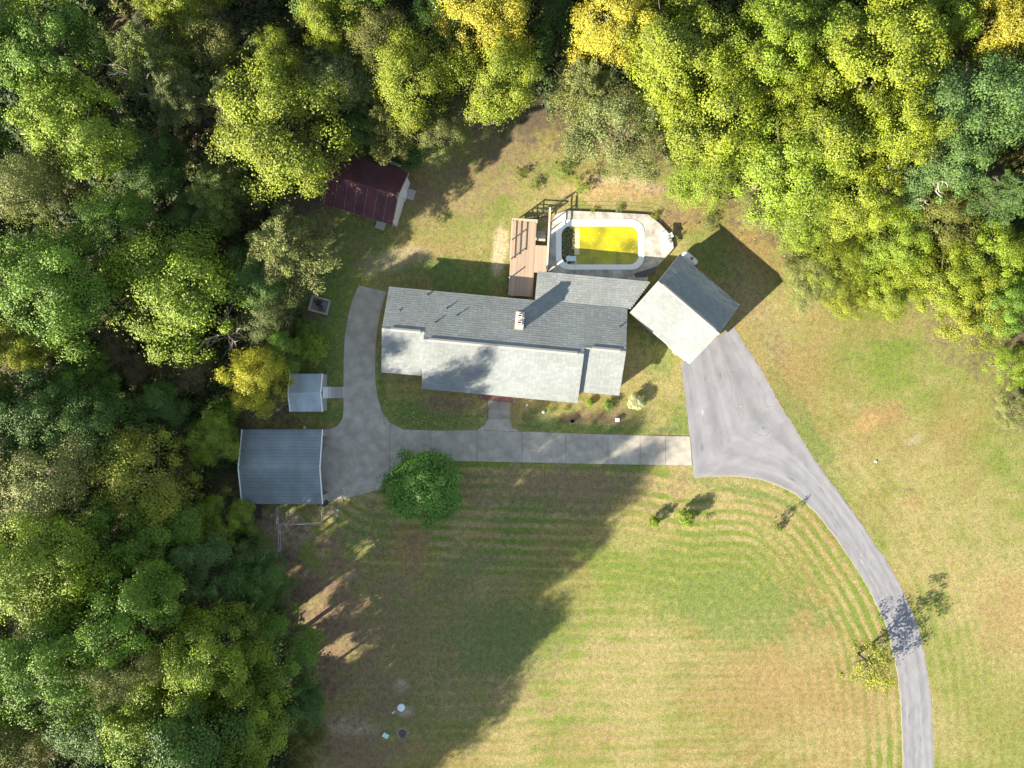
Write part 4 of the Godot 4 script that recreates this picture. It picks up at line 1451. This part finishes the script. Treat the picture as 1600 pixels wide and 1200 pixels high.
func build_small_things() -> void:
	# concrete tray with a dark unit by the drive
	var pd := thing("concrete_tray", "square grey concrete curb holding dark metal at the edge of the trees", "planter", g(500, 477), deg_to_rad(-15))
	for q in [[0, -0.78, 2.2, 0.2], [0, 0.78, 2.2, 0.2], [-1.0, 0, 0.2, 1.36], [1.0, 0, 0.2, 1.36]]:
		var mb := MB.new()
		rbox(mb, q[0], 0.15, q[1], q[2], 0.34, q[3], Color(0.85, 0.85, 0.83))
		part("curb", mb.commit(), mats["concrete"], pd)
	var fb := MB.new()
	rbox(fb, 0, 0.04, 0, 1.8, 0.06, 1.36, Color(0.5, 0.5, 0.48))
	part("base", fb.commit(), mats["concrete"], pd)
	rng.seed = 501
	for k in 7:
		var mb := MB.new()
		mb.bar(Vector3(rng.randf_range(-0.7, 0.7), rng.randf_range(0.2, 0.5), rng.randf_range(-0.5, 0.5)), Vector3(rng.randf_range(-0.7, 0.7), rng.randf_range(0.2, 0.6), rng.randf_range(-0.5, 0.5)), 0.12, 0.12, Color(0.03, 0.033, 0.04))
		part("scrap", mb.commit(), mats["steel"], pd)
	# pipe fence and odds and ends by the barn
	var pf := thing("pipe_fence", "pale pipe fence of small pens beside the blue-grey carport", "fence", Vector3.ZERO)
	fence_line(pf, [g(507, 789), g(507, 815), g(440, 817), g(441, 858)], 1.2, 2, 0.035, mat("pipe", lin(0.33, 0.33, 0.33), 0.5, 0.0, null, false), 2.4)
	var ph := thing("pipe_fence", "thin grey pipe fence closing the pens towards the trees", "fence", Vector3.ZERO)
	fence_line(ph, [g(437, 790), g(437, 817)], 1.1, 2, 0.03, mats["pipe"], 2.0)
	fence_line(ph, [g(441, 858), g(408, 857)], 1.1, 2, 0.03, mats["pipe"], 2.0)
	var rk := thing("pallet", "dark slatted pallet lying under the wall of the blue-grey carport", "pallet", g(402, 800), 0.05)
	for k in 6:
		var mb := MB.new()
		rbox(mb, -0.5 + k * 0.2, 0.3, 0, 0.14, 0.04, 1.5, Color(0.07, 0.06, 0.06))
		part("slat", mb.commit(), mats["wood"], rk)
	for z in [-0.65, 0.0, 0.65]:
		var mb := MB.new()
		rbox(mb, 0, 0.18, z, 1.15, 0.2, 0.1, Color(0.06, 0.05, 0.05))
		part("bearer", mb.commit(), mats["wood"], rk)
	var bn := thing("bin", "black bin with its lid at the corner of the blue-grey carport", "bin", g(509, 785))
	var bb := MB.new()
	bb.tube([Vector3(0, 0.02, 0), Vector3(0, 0.9, 0)], [0.3, 0.38], 12, Color(0.015, 0.015, 0.015))
	part("body", bb.commit(), mats["paint"], bn)
	var bl := MB.new()
	bl.tube([Vector3(0, 0.9, 0), Vector3(0, 0.95, 0), Vector3(0, 1.0, 0)], [0.4, 0.4, 0.2], 12, Color(0.02, 0.02, 0.02))
	part("lid", bl.commit(), mats["paint"], bn)
	# septic lids and boxes on the shaded lawn
	var cp := MB.new()
	cp.tube([Vector3(0, 0, 0), Vector3(0, 0.16, 0), Vector3(0, 0.2, 0), Vector3(0, 0.22, 0)], [0.42, 0.42, 0.38, 0.1], 20, Color(0.62, 0.72, 0.75))
	solo("tank_cover", "round pale grey cover standing on bare earth in the shaded lawn", "cover", cp.commit(), mats["paint"], g(627, 1105))
	var c2 := MB.new()
	c2.tube([Vector3(0, 0, 0), Vector3(0, 0.1, 0)], [0.42, 0.4], 20, Color(0.07, 0.07, 0.075))
	solo("tank_cover", "round dark cover sunk in the lawn near the small pale box", "cover", c2.commit(), mats["plain"], g(629, 1146))
	var c3 := MB.new()
	rbox(c3, 0, 0.12, 0, 0.62, 0.24, 0.4, Color(0.38, 0.62, 0.6), 0.0)
	rbox(c3, 0, 0.26, 0, 0.68, 0.04, 0.46, Color(0.45, 0.7, 0.66), 0.0)
	solo("meter_box", "small pale turquoise box lying on the shaded lawn", "box", c3.commit(), mats["paint"], g(603, 1148), deg_to_rad(-30))
	var c4 := MB.new()
	c4.tube([Vector3(-0.15, 0.06, 0.1), Vector3(0.15, 0.06, -0.15)], [0.06, 0.06], 8, Color(0.75, 0.78, 0.8))
	solo("pipe_stub", "short white pipe lying beside the round pale cover", "pipe", c4.commit(), mats["paint"], g(615, 1113))
	# bucket and box in the front bed
	var bk := MB.new()
	bk.tube([Vector3(0, 0, 0), Vector3(0, 0.4, 0), Vector3(0, 0.4, 0), Vector3(0, 0.1, 0)], [0.2, 0.26, 0.21, 0.17], 14, Color(0.02, 0.03, 0.06))
	var bko := solo("bucket", "dark blue bucket standing in the bed before the house", "bucket", bk.commit(), mats["paint"], g(894, 658))
	var hn := MB.new()
	hn.tube([Vector3(-0.25, 0.38, 0), Vector3(-0.15, 0.42, 0.2), Vector3(0.15, 0.42, 0.2), Vector3(0.25, 0.38, 0)], [0.012, 0.012, 0.012, 0.012], 5, Color(0.6, 0.6, 0.6))
	part("handle", hn.commit(), mats["steel"], bko)
	var wb := MB.new()
	rbox(wb, 0, 0.2, 0, 0.36, 0.4, 0.36, Color(0.82, 0.83, 0.85))
	rbox(wb, 0, 0.42, 0, 0.4, 0.04, 0.4, Color(0.85, 0.86, 0.88))
	solo("electric_box", "small white box on the lawn before the house front", "box", wb.commit(), mats["paint"], g(964, 656))
	rng.seed = 511
	var k := 0
	for q in [[823, 633, "pale pebble on the grass close to the house's long front roof"], [849, 644, "whitish pebble on the grass by the little front plants"], [476, 668, "pale stone at the corner of the blue-grey carport roof"], [1368, 721, "grey-white rock lying in the open sunny field"], [527, 797, "pale broken paving stone at the end of the concrete court"]]:
		var mb := MB.new()
		var s := rng.randf_range(0.10, 0.2)
		mb.tube([Vector3(0, -0.02, 0), Vector3(0.01, s * 0.4, 0), Vector3(0.02, s * 0.75, 0.02), Vector3(0.03, s, 0)], [s * 0.9, s, s * 0.7, s * 0.1], 7, Color(0.6, 0.58, 0.53))
		solo("stone", q[2], "stone", mb.commit(), mats["plain"], g(q[0], q[1]), k * 1.3)
		k += 1

func build_trees() -> void:
	for k in 5:
		crown_broad.append(make_broad(1000 + k, 150, 46000, 0.185, 0.035, 1.6))
	for k in 3:
		crown_feather.append(make_feather(1100 + k, 76, 30000, 0.042))
	for k in 3:
		crown_airy.append(make_broad(1200 + k, 160, 27000, 0.18, 0.032, 1.9))
	for k in 3:
		crown_small.append(make_broad(1300 + k, 60, 5200, 0.3, 0.11, 1.15, false))
	for k in 4:
		trunk_meshes.append(make_trunk(1400 + k))
	for k in 2:
		bare_meshes.append(make_bare(1500 + k, 6))
	# survey of the crowns: pixel, radius in pixels, height in metres, habit, leaf colour, label
	var list := [
		# wood along the upper edge, from the corner to the carport side
		[55, 55, 80, 19, "broad", "leaf_green", "broad green tree filling the upper corner of the wood far from the house"],
		[105, 195, 82, 19, "broad", "leaf_lime", "light green leafy tree just below the broad green corner tree"],
		[215, 75, 62, 17, "feather", "leaf_feather", "pale feathery green tree near the upper edge, beyond the red shed"],
		[265, 140, 46, 15, "feather", "leaf_grey", "greyish feathery tree tucked below the pale feathery one"],
		[318, 55, 55, 14, "airy", "leaf_olive", "olive brown thin-leaved tree at the upper edge of the wood"],
		[365, 150, 56, 14, "feather", "leaf_ash", "straw-green ragged tree next to the bright yellow-green oak"],
		[265, 8, 40, 16, "broad", "leaf_yellow_green", "yellow-green crown cut by the upper edge between feathery trees"],
		[440, 190, 92, 16, "broad", "leaf_yellow_green", "big bright yellow-green oak leaning over the red-roofed shed"],
		[425, 85, 40, 13, "airy", "leaf_yellow_green", "small yellow-green crown behind the bright oak by the red shed"],
		[30, 290, 60, 18, "airy", "leaf_ash", "straw-coloured sunlit tree on the outer edge of the wood"],
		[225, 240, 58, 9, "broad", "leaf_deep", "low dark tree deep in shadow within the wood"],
		[335, 300, 58, 12, "feather", "leaf_feather", "soft green conifer with drooping boughs beside the bright oak"],
		[440, 385, 78, 14, "feather", "leaf_ash", "pale grey-green cedar overhanging the lawn by the red shed"],
		[393, 428, 44, 10, "broad", "leaf_deep", "dark green tree added behind the pale grey-green cedar to shade the red shed"],  # added tree: its crown keeps the sun off the red shed's roof
		[55, 450, 92, 20, "broad", "leaf_green", "massive green tree with sunlit flank on the outer edge of the wood"],
		[25, 520, 45, 18, "broad", "leaf_gold", "golden lit crown against the outer side of the massive green tree"],
		[160, 345, 62, 15, "airy", "leaf_green", "thin green tree between the conifer and the massive edge tree"],
		[255, 455, 92, 15, "broad", "leaf_lime", "round olive-green tree standing alone in the middle of the wood"],
		[405, 495, 46, 8, "airy", "leaf_grey", "grey-green thicket tree with small leaves near the concrete curb"],
		[398, 592, 50, 10, "broad", "leaf_yellow", "bright yellow tree beside the small white shed"],
		[440, 555, 30, 8, "broad", "leaf_green", "little green tree squeezed behind the bright yellow tree"],
		[290, 575, 45, 7, "airy", "leaf_brown", "brownish grey thin tree in the shaded middle of the wood"],
		[195, 560, 45, 7, "airy", "leaf_brown", "dull brown scrubby tree below the round olive-green tree"],
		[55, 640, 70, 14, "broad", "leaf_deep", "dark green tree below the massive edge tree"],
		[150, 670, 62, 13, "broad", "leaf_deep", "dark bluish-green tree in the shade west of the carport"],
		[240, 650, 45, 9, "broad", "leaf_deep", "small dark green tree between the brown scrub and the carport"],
		[330, 690, 42, 9, "airy", "leaf_lime", "green and yellow little tree right behind the carport"],
		[55, 760, 75, 17, "airy", "leaf_ash", "sunlit straw-green tree on the outer edge level with the carport"],
		[215, 750, 78, 15, "airy", "leaf_gold", "yellowish wide tree with twiggy top behind the carport"],
		[120, 720, 40, 12, "feather", "leaf_grey", "grey feathery tree among dark trees behind the carport"],
		[345, 815, 44, 8, "broad", "leaf_lime", "fresh green tree at the corner of the pipe pens"],
		[250, 835, 60, 13, "broad", "leaf_green", "mid green tree below the yellowish twiggy tree"],
		[165, 850, 66, 15, "broad", "leaf_green", "green tree behind the pens, deeper in the wood"],
		[45, 890, 90, 21, "broad", "leaf_lime", "big light green tree on the outer edge below the straw-green one"],
		[395, 910, 52, 10, "broad", "leaf_deep", "dark green tree bordering the lawn below the pipe pens"],
		[320, 900, 56, 12, "broad", "leaf_blue", "bluish green tree behind the dark lawn-side tree"],
		[198, 962, 72, 22.5, "broad", "leaf_green", "mid green tree in the middle of the lower wood"],
		[75, 1050, 82, 22, "broad", "leaf_green", "tall mid-green tree in the lower wood near the outer edge"],
		[196, 1040, 50, 21, "airy", "leaf_ash", "tan sunlit crown standing out of the lower wood"],
		[325, 1030, 68, 19, "broad", "leaf_lime", "light green tree in the lower wood lit from the side"],
		[432, 1030, 66, 12, "broad", "leaf_green", "green tree pushing out over the shaded lawn"],
		[455, 1110, 45, 10, "broad", "leaf_deep", "dark green tree under the one that overhangs the lawn"],
		[245, 1130, 78, 18, "broad", "leaf_lime", "bright light green tree at the lower edge of the wood"],
		[370, 1140, 76, 16, "broad", "leaf_lime", "sunny fresh green tree at the lower edge next to the lawn trees"],
		[130, 1130, 62, 14, "broad", "leaf_deep", "dark green tree at the lower edge by the bright light green tree"],
		[30, 1165, 60, 14, "airy", "leaf_olive", "dull olive tree in the lower corner of the wood"],
		[475, 1175, 36, 6, "airy", "leaf_olive", "low olive bush-like tree by the ploughed bare strip"],
		[300, 340, 36, 8, "broad", "leaf_deep", "dark little tree hidden under the drooping conifer"],
		[125, 600, 45, 10, "broad", "leaf_green", "shaded green tree below the golden lit crown"],
		[135, 965, 55, 13, "broad", "leaf_deep", "shadowy green tree between the outer light green tree and the lower wood"],
		[285, 1190, 60, 14, "broad", "leaf_green", "green tree cut by the lower edge below the bright light green tree"],
		# above the house
		[520, 120, 56, 12, "airy", "leaf_grey", "greyish thin tree behind the bright oak and the red shed"],
		[515, 18, 46, 15, "broad", "leaf_yellow_green", "yellow-green crown cut by the upper edge above the red shed"],
		[590, 60, 50, 14, "airy", "leaf_olive", "olive tree with fine leaves above the red shed's far side"],
		[640, 110, 66, 15, "airy", "leaf_yellow_green", "yellow-olive fine-leaved tall tree above the clearing's left tip"],
		[612, 190, 56, 11, "feather", "leaf_olive", "dark olive ragged tree right behind the red-roofed shed"],
		[685, 215, 36, 7, "airy", "leaf_ash", "straw-green small tree at the edge of the clearing behind the shed"],
		[555, 195, 36, 8, "broad", "leaf_deep", "dark green low tree against the shed's back roof"],
		[775, 105, 62, 13, "broad", "leaf_yellow_green", "lone yellow-green walnut dipping into the clearing"],
		[755, 10, 72, 16, "broad", "leaf_orange", "orange-yellow autumn maple at the upper edge above the walnut"],
		[875, 45, 50, 9, "broad", "leaf_deep", "dark green tree in the shadow between two yellow maples"],
		[690, 20, 44, 12, "broad", "leaf_deep", "dark crown between the orange maple and the olive trees"],
		[912, 130, 60, 12, "feather", "leaf_ash", "grey-green twiggy oak above the sandy bank"],
		[975, 200, 74, 11, "airy", "leaf_grey", "wide dusty grey-green oak overhanging the sandy bank by the pool"],
		[960, 22, 66, 16, "broad", "leaf_orange", "golden maple at the upper edge above the grey-green oak"],
		# big yellow-green wood above the garage
		[1070, 60, 80, 18, "broad", "leaf_yellow_green", "tall yellow-green tree next to the golden maple at the upper edge"],
		[1130, 165, 88, 17, "broad", "leaf_yellow_green", "large yellow-green tree behind the pool's dusty oak"],
		[1195, 70, 72, 18, "broad", "leaf_lime", "tall lime green tree second in from the golden maple"],
		[1290, 60, 66, 16, "broad", "leaf_lime", "lime tree in the gap of the tall yellow-green wood"],
		[1385, 85, 88, 20, "broad", "leaf_yellow_green", "tallest bright yellow-green tree of the wood above the field"],
		[1320, 190, 76, 17, "broad", "leaf_yellow_green", "yellow-green tree between the tallest tree and the shaded hollow"],
		[1410, 195, 60, 18, "broad", "leaf_yellow_green", "yellow-green crown under the tallest tree, facing the big blue-green tree"],
		[1235, 245, 82, 16, "broad", "leaf_lime", "lime green tree above the angled garage's shadow"],
		[1110, 270, 52, 12, "airy", "leaf_lime", "ragged lime tree at the brink of the sandy bank"],
		[1480, 25, 52, 16, "broad", "leaf_lime", "darker lime crown at the upper edge beside the orange corner tree"],
		[1555, 25, 60, 17, "broad", "leaf_orange", "orange autumn tree in the upper corner above the big blue-green tree"],
		[1528, 160, 92, 18, "broad", "leaf_blue", "big blue-green tree near the outer edge of the wood"],
		[1475, 245, 62, 15, "broad", "leaf_blue", "blue-green leafy tree below the big one in the corner"],
		[1585, 300, 48, 14, "feather", "leaf_blue", "blue-green pine cut by the outer edge beside the blue-green trees"],
		[1345, 300, 66, 13, "broad", "leaf_yellow_green", "yellow-green tree in the belt between tall wood and low scrub"],
		[1260, 335, 52, 9, "airy", "leaf_lime", "loose lime tree at the clearing's edge above the garage shadow"],
		[1480, 340, 60, 9, "airy", "leaf_olive", "olive scrubby tree around the bleached dead boughs"],
		[1400, 370, 56, 8, "broad", "leaf_lime", "lime green low tree in the scrub belt above the field"],
		[1310, 410, 52, 6, "airy", "leaf_yellow_green", "low yellow-green tree of the scrub belt beside the garage shadow"],
		[1270, 440, 44, 5, "airy", "leaf_ash", "straw-green scrub at the tip of the garage's shadow"],
		[1335, 455, 44, 4, "broad", "leaf_gold", "golden bush-like tree jutting furthest into the field"],
		[1410, 440, 52, 6, "broad", "leaf_yellow_green", "yellow-green tree along the field's edge beyond the jutting bush"],
		[1480, 430, 58, 8, "broad", "leaf_yellow_green", "sunny yellow-green tree midway along the field's edge"],
		[1555, 400, 54, 9, "broad", "leaf_lime", "lime tree behind the field's edge near the dark gap"],
		[1545, 490, 56, 8, "broad", "leaf_gold", "gold-green tree at the field's upper corner"],
		[1590, 480, 44, 10, "broad", "leaf_green", "green tree cut by the outer edge above the field"],
		[1590, 570, 38, 6, "airy", "leaf_lime", "thin lime tree at the outer edge of the field"],
		[1588, 640, 30, 4, "airy", "leaf_ash", "dry straw-green scrub lowest on the field's outer edge"],
		[1190, 330, 36, 7, "airy", "leaf_ash", "straw-green thin tree above the garage's shadow, nearest the bank"],
		[1230, 150, 50, 15, "broad", "leaf_yellow_green", "yellow-green crown between the large trees behind the pool"],
		[1040, 150, 42, 11, "broad", "leaf_lime", "lime tree between the golden maple and the dusty oak"],
	]
	for t in list:
		var called := "conifer_tree" if t[4] == "feather" else "broadleaf_tree"
		tree(t[0], t[1], t[2], t[3], t[4], t[5], t[6], called)
	# trees just outside the photograph whose shadows fall into it
	var k := 0
	for t in [[402, 1152, 5.8, 25.5], [384, 1095, 6.0, 24], [376, 1178, 6.0, 23], [346, 1222, 6.0, 22], [318, 1275, 6.0, 21.5], [306, 1352, 5.8, 21.5], [280, 1402, 5.4, 21], [208, 1472, 5.2, 20.5], [140, 1512, 5.2, 20], [106, 1520, 6, 19], [300, 1222, 5, 9], [352, 1215, 4.5, 9], [250, 1268, 5, 9], [200, 1335, 5, 10], [190, 1410, 6, 17], [110, 1460, 6, 16], [60, 1350, 6.5, 16], [20, 300, 6.5, 18], [10, 620, 6.5, 18], [0, 780, 6.5, 18], [0, 940, 6.5, 19], [20, 1080, 6.5, 19]]:
		k += 1
		var gp := g(t[0], t[1])
		var f: float = HIGH / (HIGH - t[3] * 0.68)
		tree(800.0 + (t[0] - 800.0) * f, 600.0 + (t[1] - 600.0) * f, t[2] * PPM * HIGH / (HIGH - t[3] * 0.75), t[3], "broad", ["leaf_green", "leaf_lime", "leaf_deep"][k % 3], "tree of the wood beyond the picture's edge", "broadleaf_tree", "tree", "trees of the wood outside the picture").position = gp
	for j in 24:
		k += 1
		var q: Array = [20.0 + j * 125.0, -75.0 - 60.0 * (j % 2)] if j < 14 else [1740.0 + 45.0 * (j % 2), 20.0 + (j - 14) * 48.0]
		tree(q[0], q[1], 78, 13.0 + 5.0 * ((j * 7) % 5) / 4.0, "broad", ["leaf_green", "leaf_yellow_green", "leaf_lime"][k % 3], "tree of the wood beyond the picture's edge", "broadleaf_tree", "tree", "trees of the wood outside the picture")
	# the trees of the garden
	crown_small.append(make_broad(1390, 110, 11000, 0.24, 0.07, 1.1))
	var dome := crown_broad
	crown_broad = [make_broad(1391, 200, 32000, 0.19, 0.046, 1.05, false)]
	tree(663, 763, 66, 6.4, "broad", "leaf_glossy", "round dense dark green magnolia beside the concrete drive", "magnolia_tree")
	crown_broad = dome
	crown_airy = [make_broad(1393, 46, 2300, 0.20, 0.07, 1.5)]
	tree(1366, 1042, 42, 5.4, "airy", "leaf_gold", "young open-crowned yellow-green tree beside the bending asphalt drive", "young_tree")
	# bare trees in the wood
	k = 0
	for t in [[345, 520, 42, 8.0, "bleached bare tree between the round olive-green and bright yellow trees"], [200, 110, 26, 15.0, "grey bare crown poking from the pale feathery trees"], [205, 340, 26, 9.0, "white dead boughs in the dark hollow of the wood"], [1385, 280, 32, 11.0, "bleached dead tree above the scrub belt"], [1465, 275, 36, 12.0, "pale dead boughs below the blue-green leafy tree"], [1420, 300, 36, 8.0, "grey leafless tree in the scrub belt above the field"], [945, 55, 24, 12.0, "grey bare boughs beside the golden maple"]]:
		var at := g(t[0], t[1], t[3] * 0.9)
		at.y = 0
		var o := thing("bare_tree", t[4], "tree", at, k * 1.7)
		var m := part("trunk", bare_meshes[k % 2], mats["bare_wood"], o)
		var r: float = t[2] / PPM * 0.9
		m.scale = Vector3(r, t[3], r)
		k += 1
	# shrubs
	bush(1022, 816, 0.62, 1.5, "leaf_lime", "smaller of the two clipped round shrubs on the sunny lawn")
	bush(1072, 809, 0.9, 1.9, "leaf_lime", "larger of the two clipped round shrubs on the sunny lawn")
	bush(1105, 810, 0.4, 0.5, "leaf_ash", "tiny dry sapling next to the larger clipped shrub", "sapling", "airy")
	bush(1211, 823, 0.62, 2.3, "leaf_ash", "thin tall sapling on the lawn inside the bend of the drive", "sapling", "airy")
	bush(1217, 826, 0.4, 0.7, "leaf_lime", "small green shoot at the foot of the thin tall sapling", "sapling", "broad")
	bush(993, 628, 0.85, 1.3, "leaf_variegated", "cream and green variegated shrub off the house's corner")
	bush(951, 633, 0.58, 0.9, "leaf_green", "dark green shrub under the short front roof")
	bush(921, 629, 0.45, 0.6, "leaf_lime", "light green shrub in the notch between the front roofs")
	bush(860, 641, 0.42, 0.5, "leaf_green", "small leafy plant before the long front roof", "plant", "airy")
	bush(884, 640, 0.35, 0.4, "leaf_lime", "sparse plant between the bucket and the long front roof", "plant", "airy")
	bush(873, 656, 0.4, 0.4, "leaf_deep", "low dark plant beside the dark blue bucket", "plant", "airy")
	bush(490, 545, 1.7, 2.6, "leaf_lime", "bright green bush beside the concrete drive above the white shed", "bush")
	bush(478, 520, 1.2, 2.2, "leaf_green", "green bush between the concrete curb and the bright bush", "bush")
	bush(905, 290, 1.2, 1.6, "leaf_lime", "weedy green bush at the top of the sagging fence", "bush", "airy")
	bush(880, 262, 1.3, 1.2, "leaf_feather", "low bush on the bank where the clearing narrows", "bush", "airy")
	bush(927, 330, 0.4, 0.5, "leaf_lime", "clump of weeds grown through the middle of the pool's wire fence", "weeds", "airy")
	bush(968, 327, 0.6, 0.4, "leaf_feather", "longer clump of weeds behind the pool's wire fence", "weeds", "airy")
	bush(1022, 338, 0.6, 0.5, "leaf_gold", "yellowish weeds at the rounded corner of the pool terrace", "weeds", "airy")
	bush(815, 270, 0.9, 0.7, "leaf_olive", "olive weeds on the slope above the deck", "weeds", "airy")
	bush(835, 290, 0.9, 0.8, "leaf_feather", "grey-green weeds above the dark braced bars", "weeds", "airy")
	bush(1105, 345, 1.2, 0.9, "leaf_ash", "dry pinkish brush on the bank above the garage", "brush", "airy")
	bush(640, 235, 1.8, 2.2, "leaf_deep", "dark green bush behind the red-roofed shed's gable end", "bush")
	bush(600, 232, 1.6, 2.6, "leaf_deep", "dark green bush behind the red-roofed shed's middle", "bush")
	bush(415, 470, 1.7, 3.0, "leaf_deep", "dark bush below the pale cedar near the concrete curb", "bush")
	bush(345, 650, 1.8, 3.2, "leaf_green", "mid green bush between the yellow tree and the carport's back", "bush")
	bush(290, 740, 1.6, 2.6, "leaf_olive", "olive bush in the shade behind the carport", "bush")
	# fallen branches
	for q in [[1225, 293, 1.9, 0.5, "bleached log lying at the upper edge of the garage clearing"], [1190, 320, 1.7, 0.9, "forked grey branch on the brown slope above the garage"], [1213, 352, 1.2, 0.2, "whitish branch beside the scrub above the garage shadow"], [780, 188, 1.6, 0.4, "pale fallen branch in the clearing under the walnut"]]:
		rng.seed = int(q[0])
		var mb := MB.new()
		var d := Vector3(cos(q[3]), 0, -sin(q[3]))
		var c := Vector3(0, 0.1, 0)
		limb(mb, c - d * q[2], c + d * q[2], 0.13, 0.06, 0.15, 7)
		limb(mb, c + d * q[2] * 0.2, c + d.rotated(Vector3.UP, 0.6) * q[2] * 0.8 + Vector3(0, 0.2, 0), 0.06, 0.03, 0.2, 5)
		limb(mb, c - d * q[2] * 0.3, c + d.rotated(Vector3.UP, -0.7) * q[2] * 0.5 + Vector3(0, 0.15, 0), 0.05, 0.02, 0.2, 5)
		solo("fallen_branch", q[4], "branch", mb.commit(), mats["bare_wood"], g(q[0], q[1]))

func inside_any(p: Vector2, polys: Array) -> bool:
	for q in polys:
		if Geometry2D.is_point_in_polygon(p, q):
			return true
	return false

func multi(called: String, me: Mesh, m: Material, xf: Array, cols: Array, parent: Node = null) -> MultiMeshInstance3D:
	var mm := MultiMesh.new()
	mm.transform_format = MultiMesh.TRANSFORM_3D
	mm.use_colors = true
	mm.mesh = me
	mm.instance_count = xf.size()
	for k in xf.size():
		mm.set_instance_transform(k, xf[k])
		mm.set_instance_color(k, cols[k])
	var o := MultiMeshInstance3D.new()
	o.name = called
	o.multimesh = mm
	o.material_override = m
	add_child(o, true)
	o.set_meta("kind", "stuff")
	return o

func build_ground_cover() -> void:
	var woods := [
		outline([[-300, -250], [1000, -250], [1000, 150], [880, 180], [850, 140], [800, 120], [740, 150], [690, 220], [640, 240], [560, 215], [505, 235], [478, 320], [450, 420], [468, 510], [448, 590], [420, 650], [365, 668], [360, 790], [400, 870], [450, 960], [470, 1060], [488, 1150], [492, 1500], [-300, 1500]]),
		outline([[1000, -250], [1950, -250], [1950, 640], [1600, 630], [1570, 560], [1480, 470], [1400, 462], [1330, 465], [1250, 450], [1235, 400], [1215, 350], [1110, 300], [1050, 240], [1000, 200]]),
	]
	# shrubs and saplings that nobody could count, under the trees
	var clump := make_broad(1600, 22, 620, 0.4, 0.2, 1.3)
	rng.seed = 601
	var xf := []
	var cols := []
	while xf.size() < 3600:
		var p := Vector2(rng.randf_range(-72, 68), rng.randf_range(-56, 62))
		if not inside_any(p, woods):
			continue
		var s := rng.randf_range(0.6, 1.7)
		var hh := s * rng.randf_range(0.6, 1.3)
		xf.append(Transform3D(Basis(Vector3.UP, rng.randf() * TAU).scaled_local(Vector3(s, hh, s)), Vector3(p.x, hh * 0.4, p.y)))
		var c: Color = [Color(0.055, 0.10, 0.025), Color(0.09, 0.13, 0.03), Color(0.05, 0.085, 0.035), Color(0.12, 0.10, 0.045), Color(0.15, 0.16, 0.04), Color(0.07, 0.11, 0.02)][rng.randi() % 6]
		cols.append(c if p.x < 15 else c.lerp(Color(0.22, 0.22, 0.04), 0.45))
	var um := mat("undergrowth", Color.WHITE, 0.7)
	um.backlight_enabled = true
	um.backlight = Color(0.5, 0.5, 0.5)
	multi("undergrowth", clump, um, xf, cols)
	# yellow leaves blown on to grass and drive
	var lv := PackedVector3Array()
	var ln := PackedVector3Array()
	var lc := PackedColorArray()
	rng.seed = 621
	for k in 900:
		var p := Vector2.ZERO
		if k < 420:
			p = Vector2(rng.randf_range(592, 760), rng.randf_range(590, 672))
			if p.y < 645 and rng.randf() < 0.7:
				continue
		elif k < 620:
			p = Vector2(rng.randf_range(500, 1080), rng.randf_range(640, 735))
		else:
			p = Vector2(rng.randf_range(500, 1250), rng.randf_range(220, 640))
		var t := rng.randf_range(0.5, 1.0)
		leaf(lv, ln, lc, g(p.x, p.y) + Vector3(0, 0.085, 0), (Vector3.UP + rdir() * 0.4).normalized(), rng.randf_range(0.09, 0.2), rng.randf_range(0.06, 0.12), Color(0.62 * t, 0.50 * t, 0.14 * t) if rng.randf() < 0.7 else Color(0.5 * t, 0.3 * t, 0.15 * t))
	var fo := part("fallen_leaves", pack(lv, ln, lc), mats["plain"], self)
	fo.set_meta("kind", "stuff")
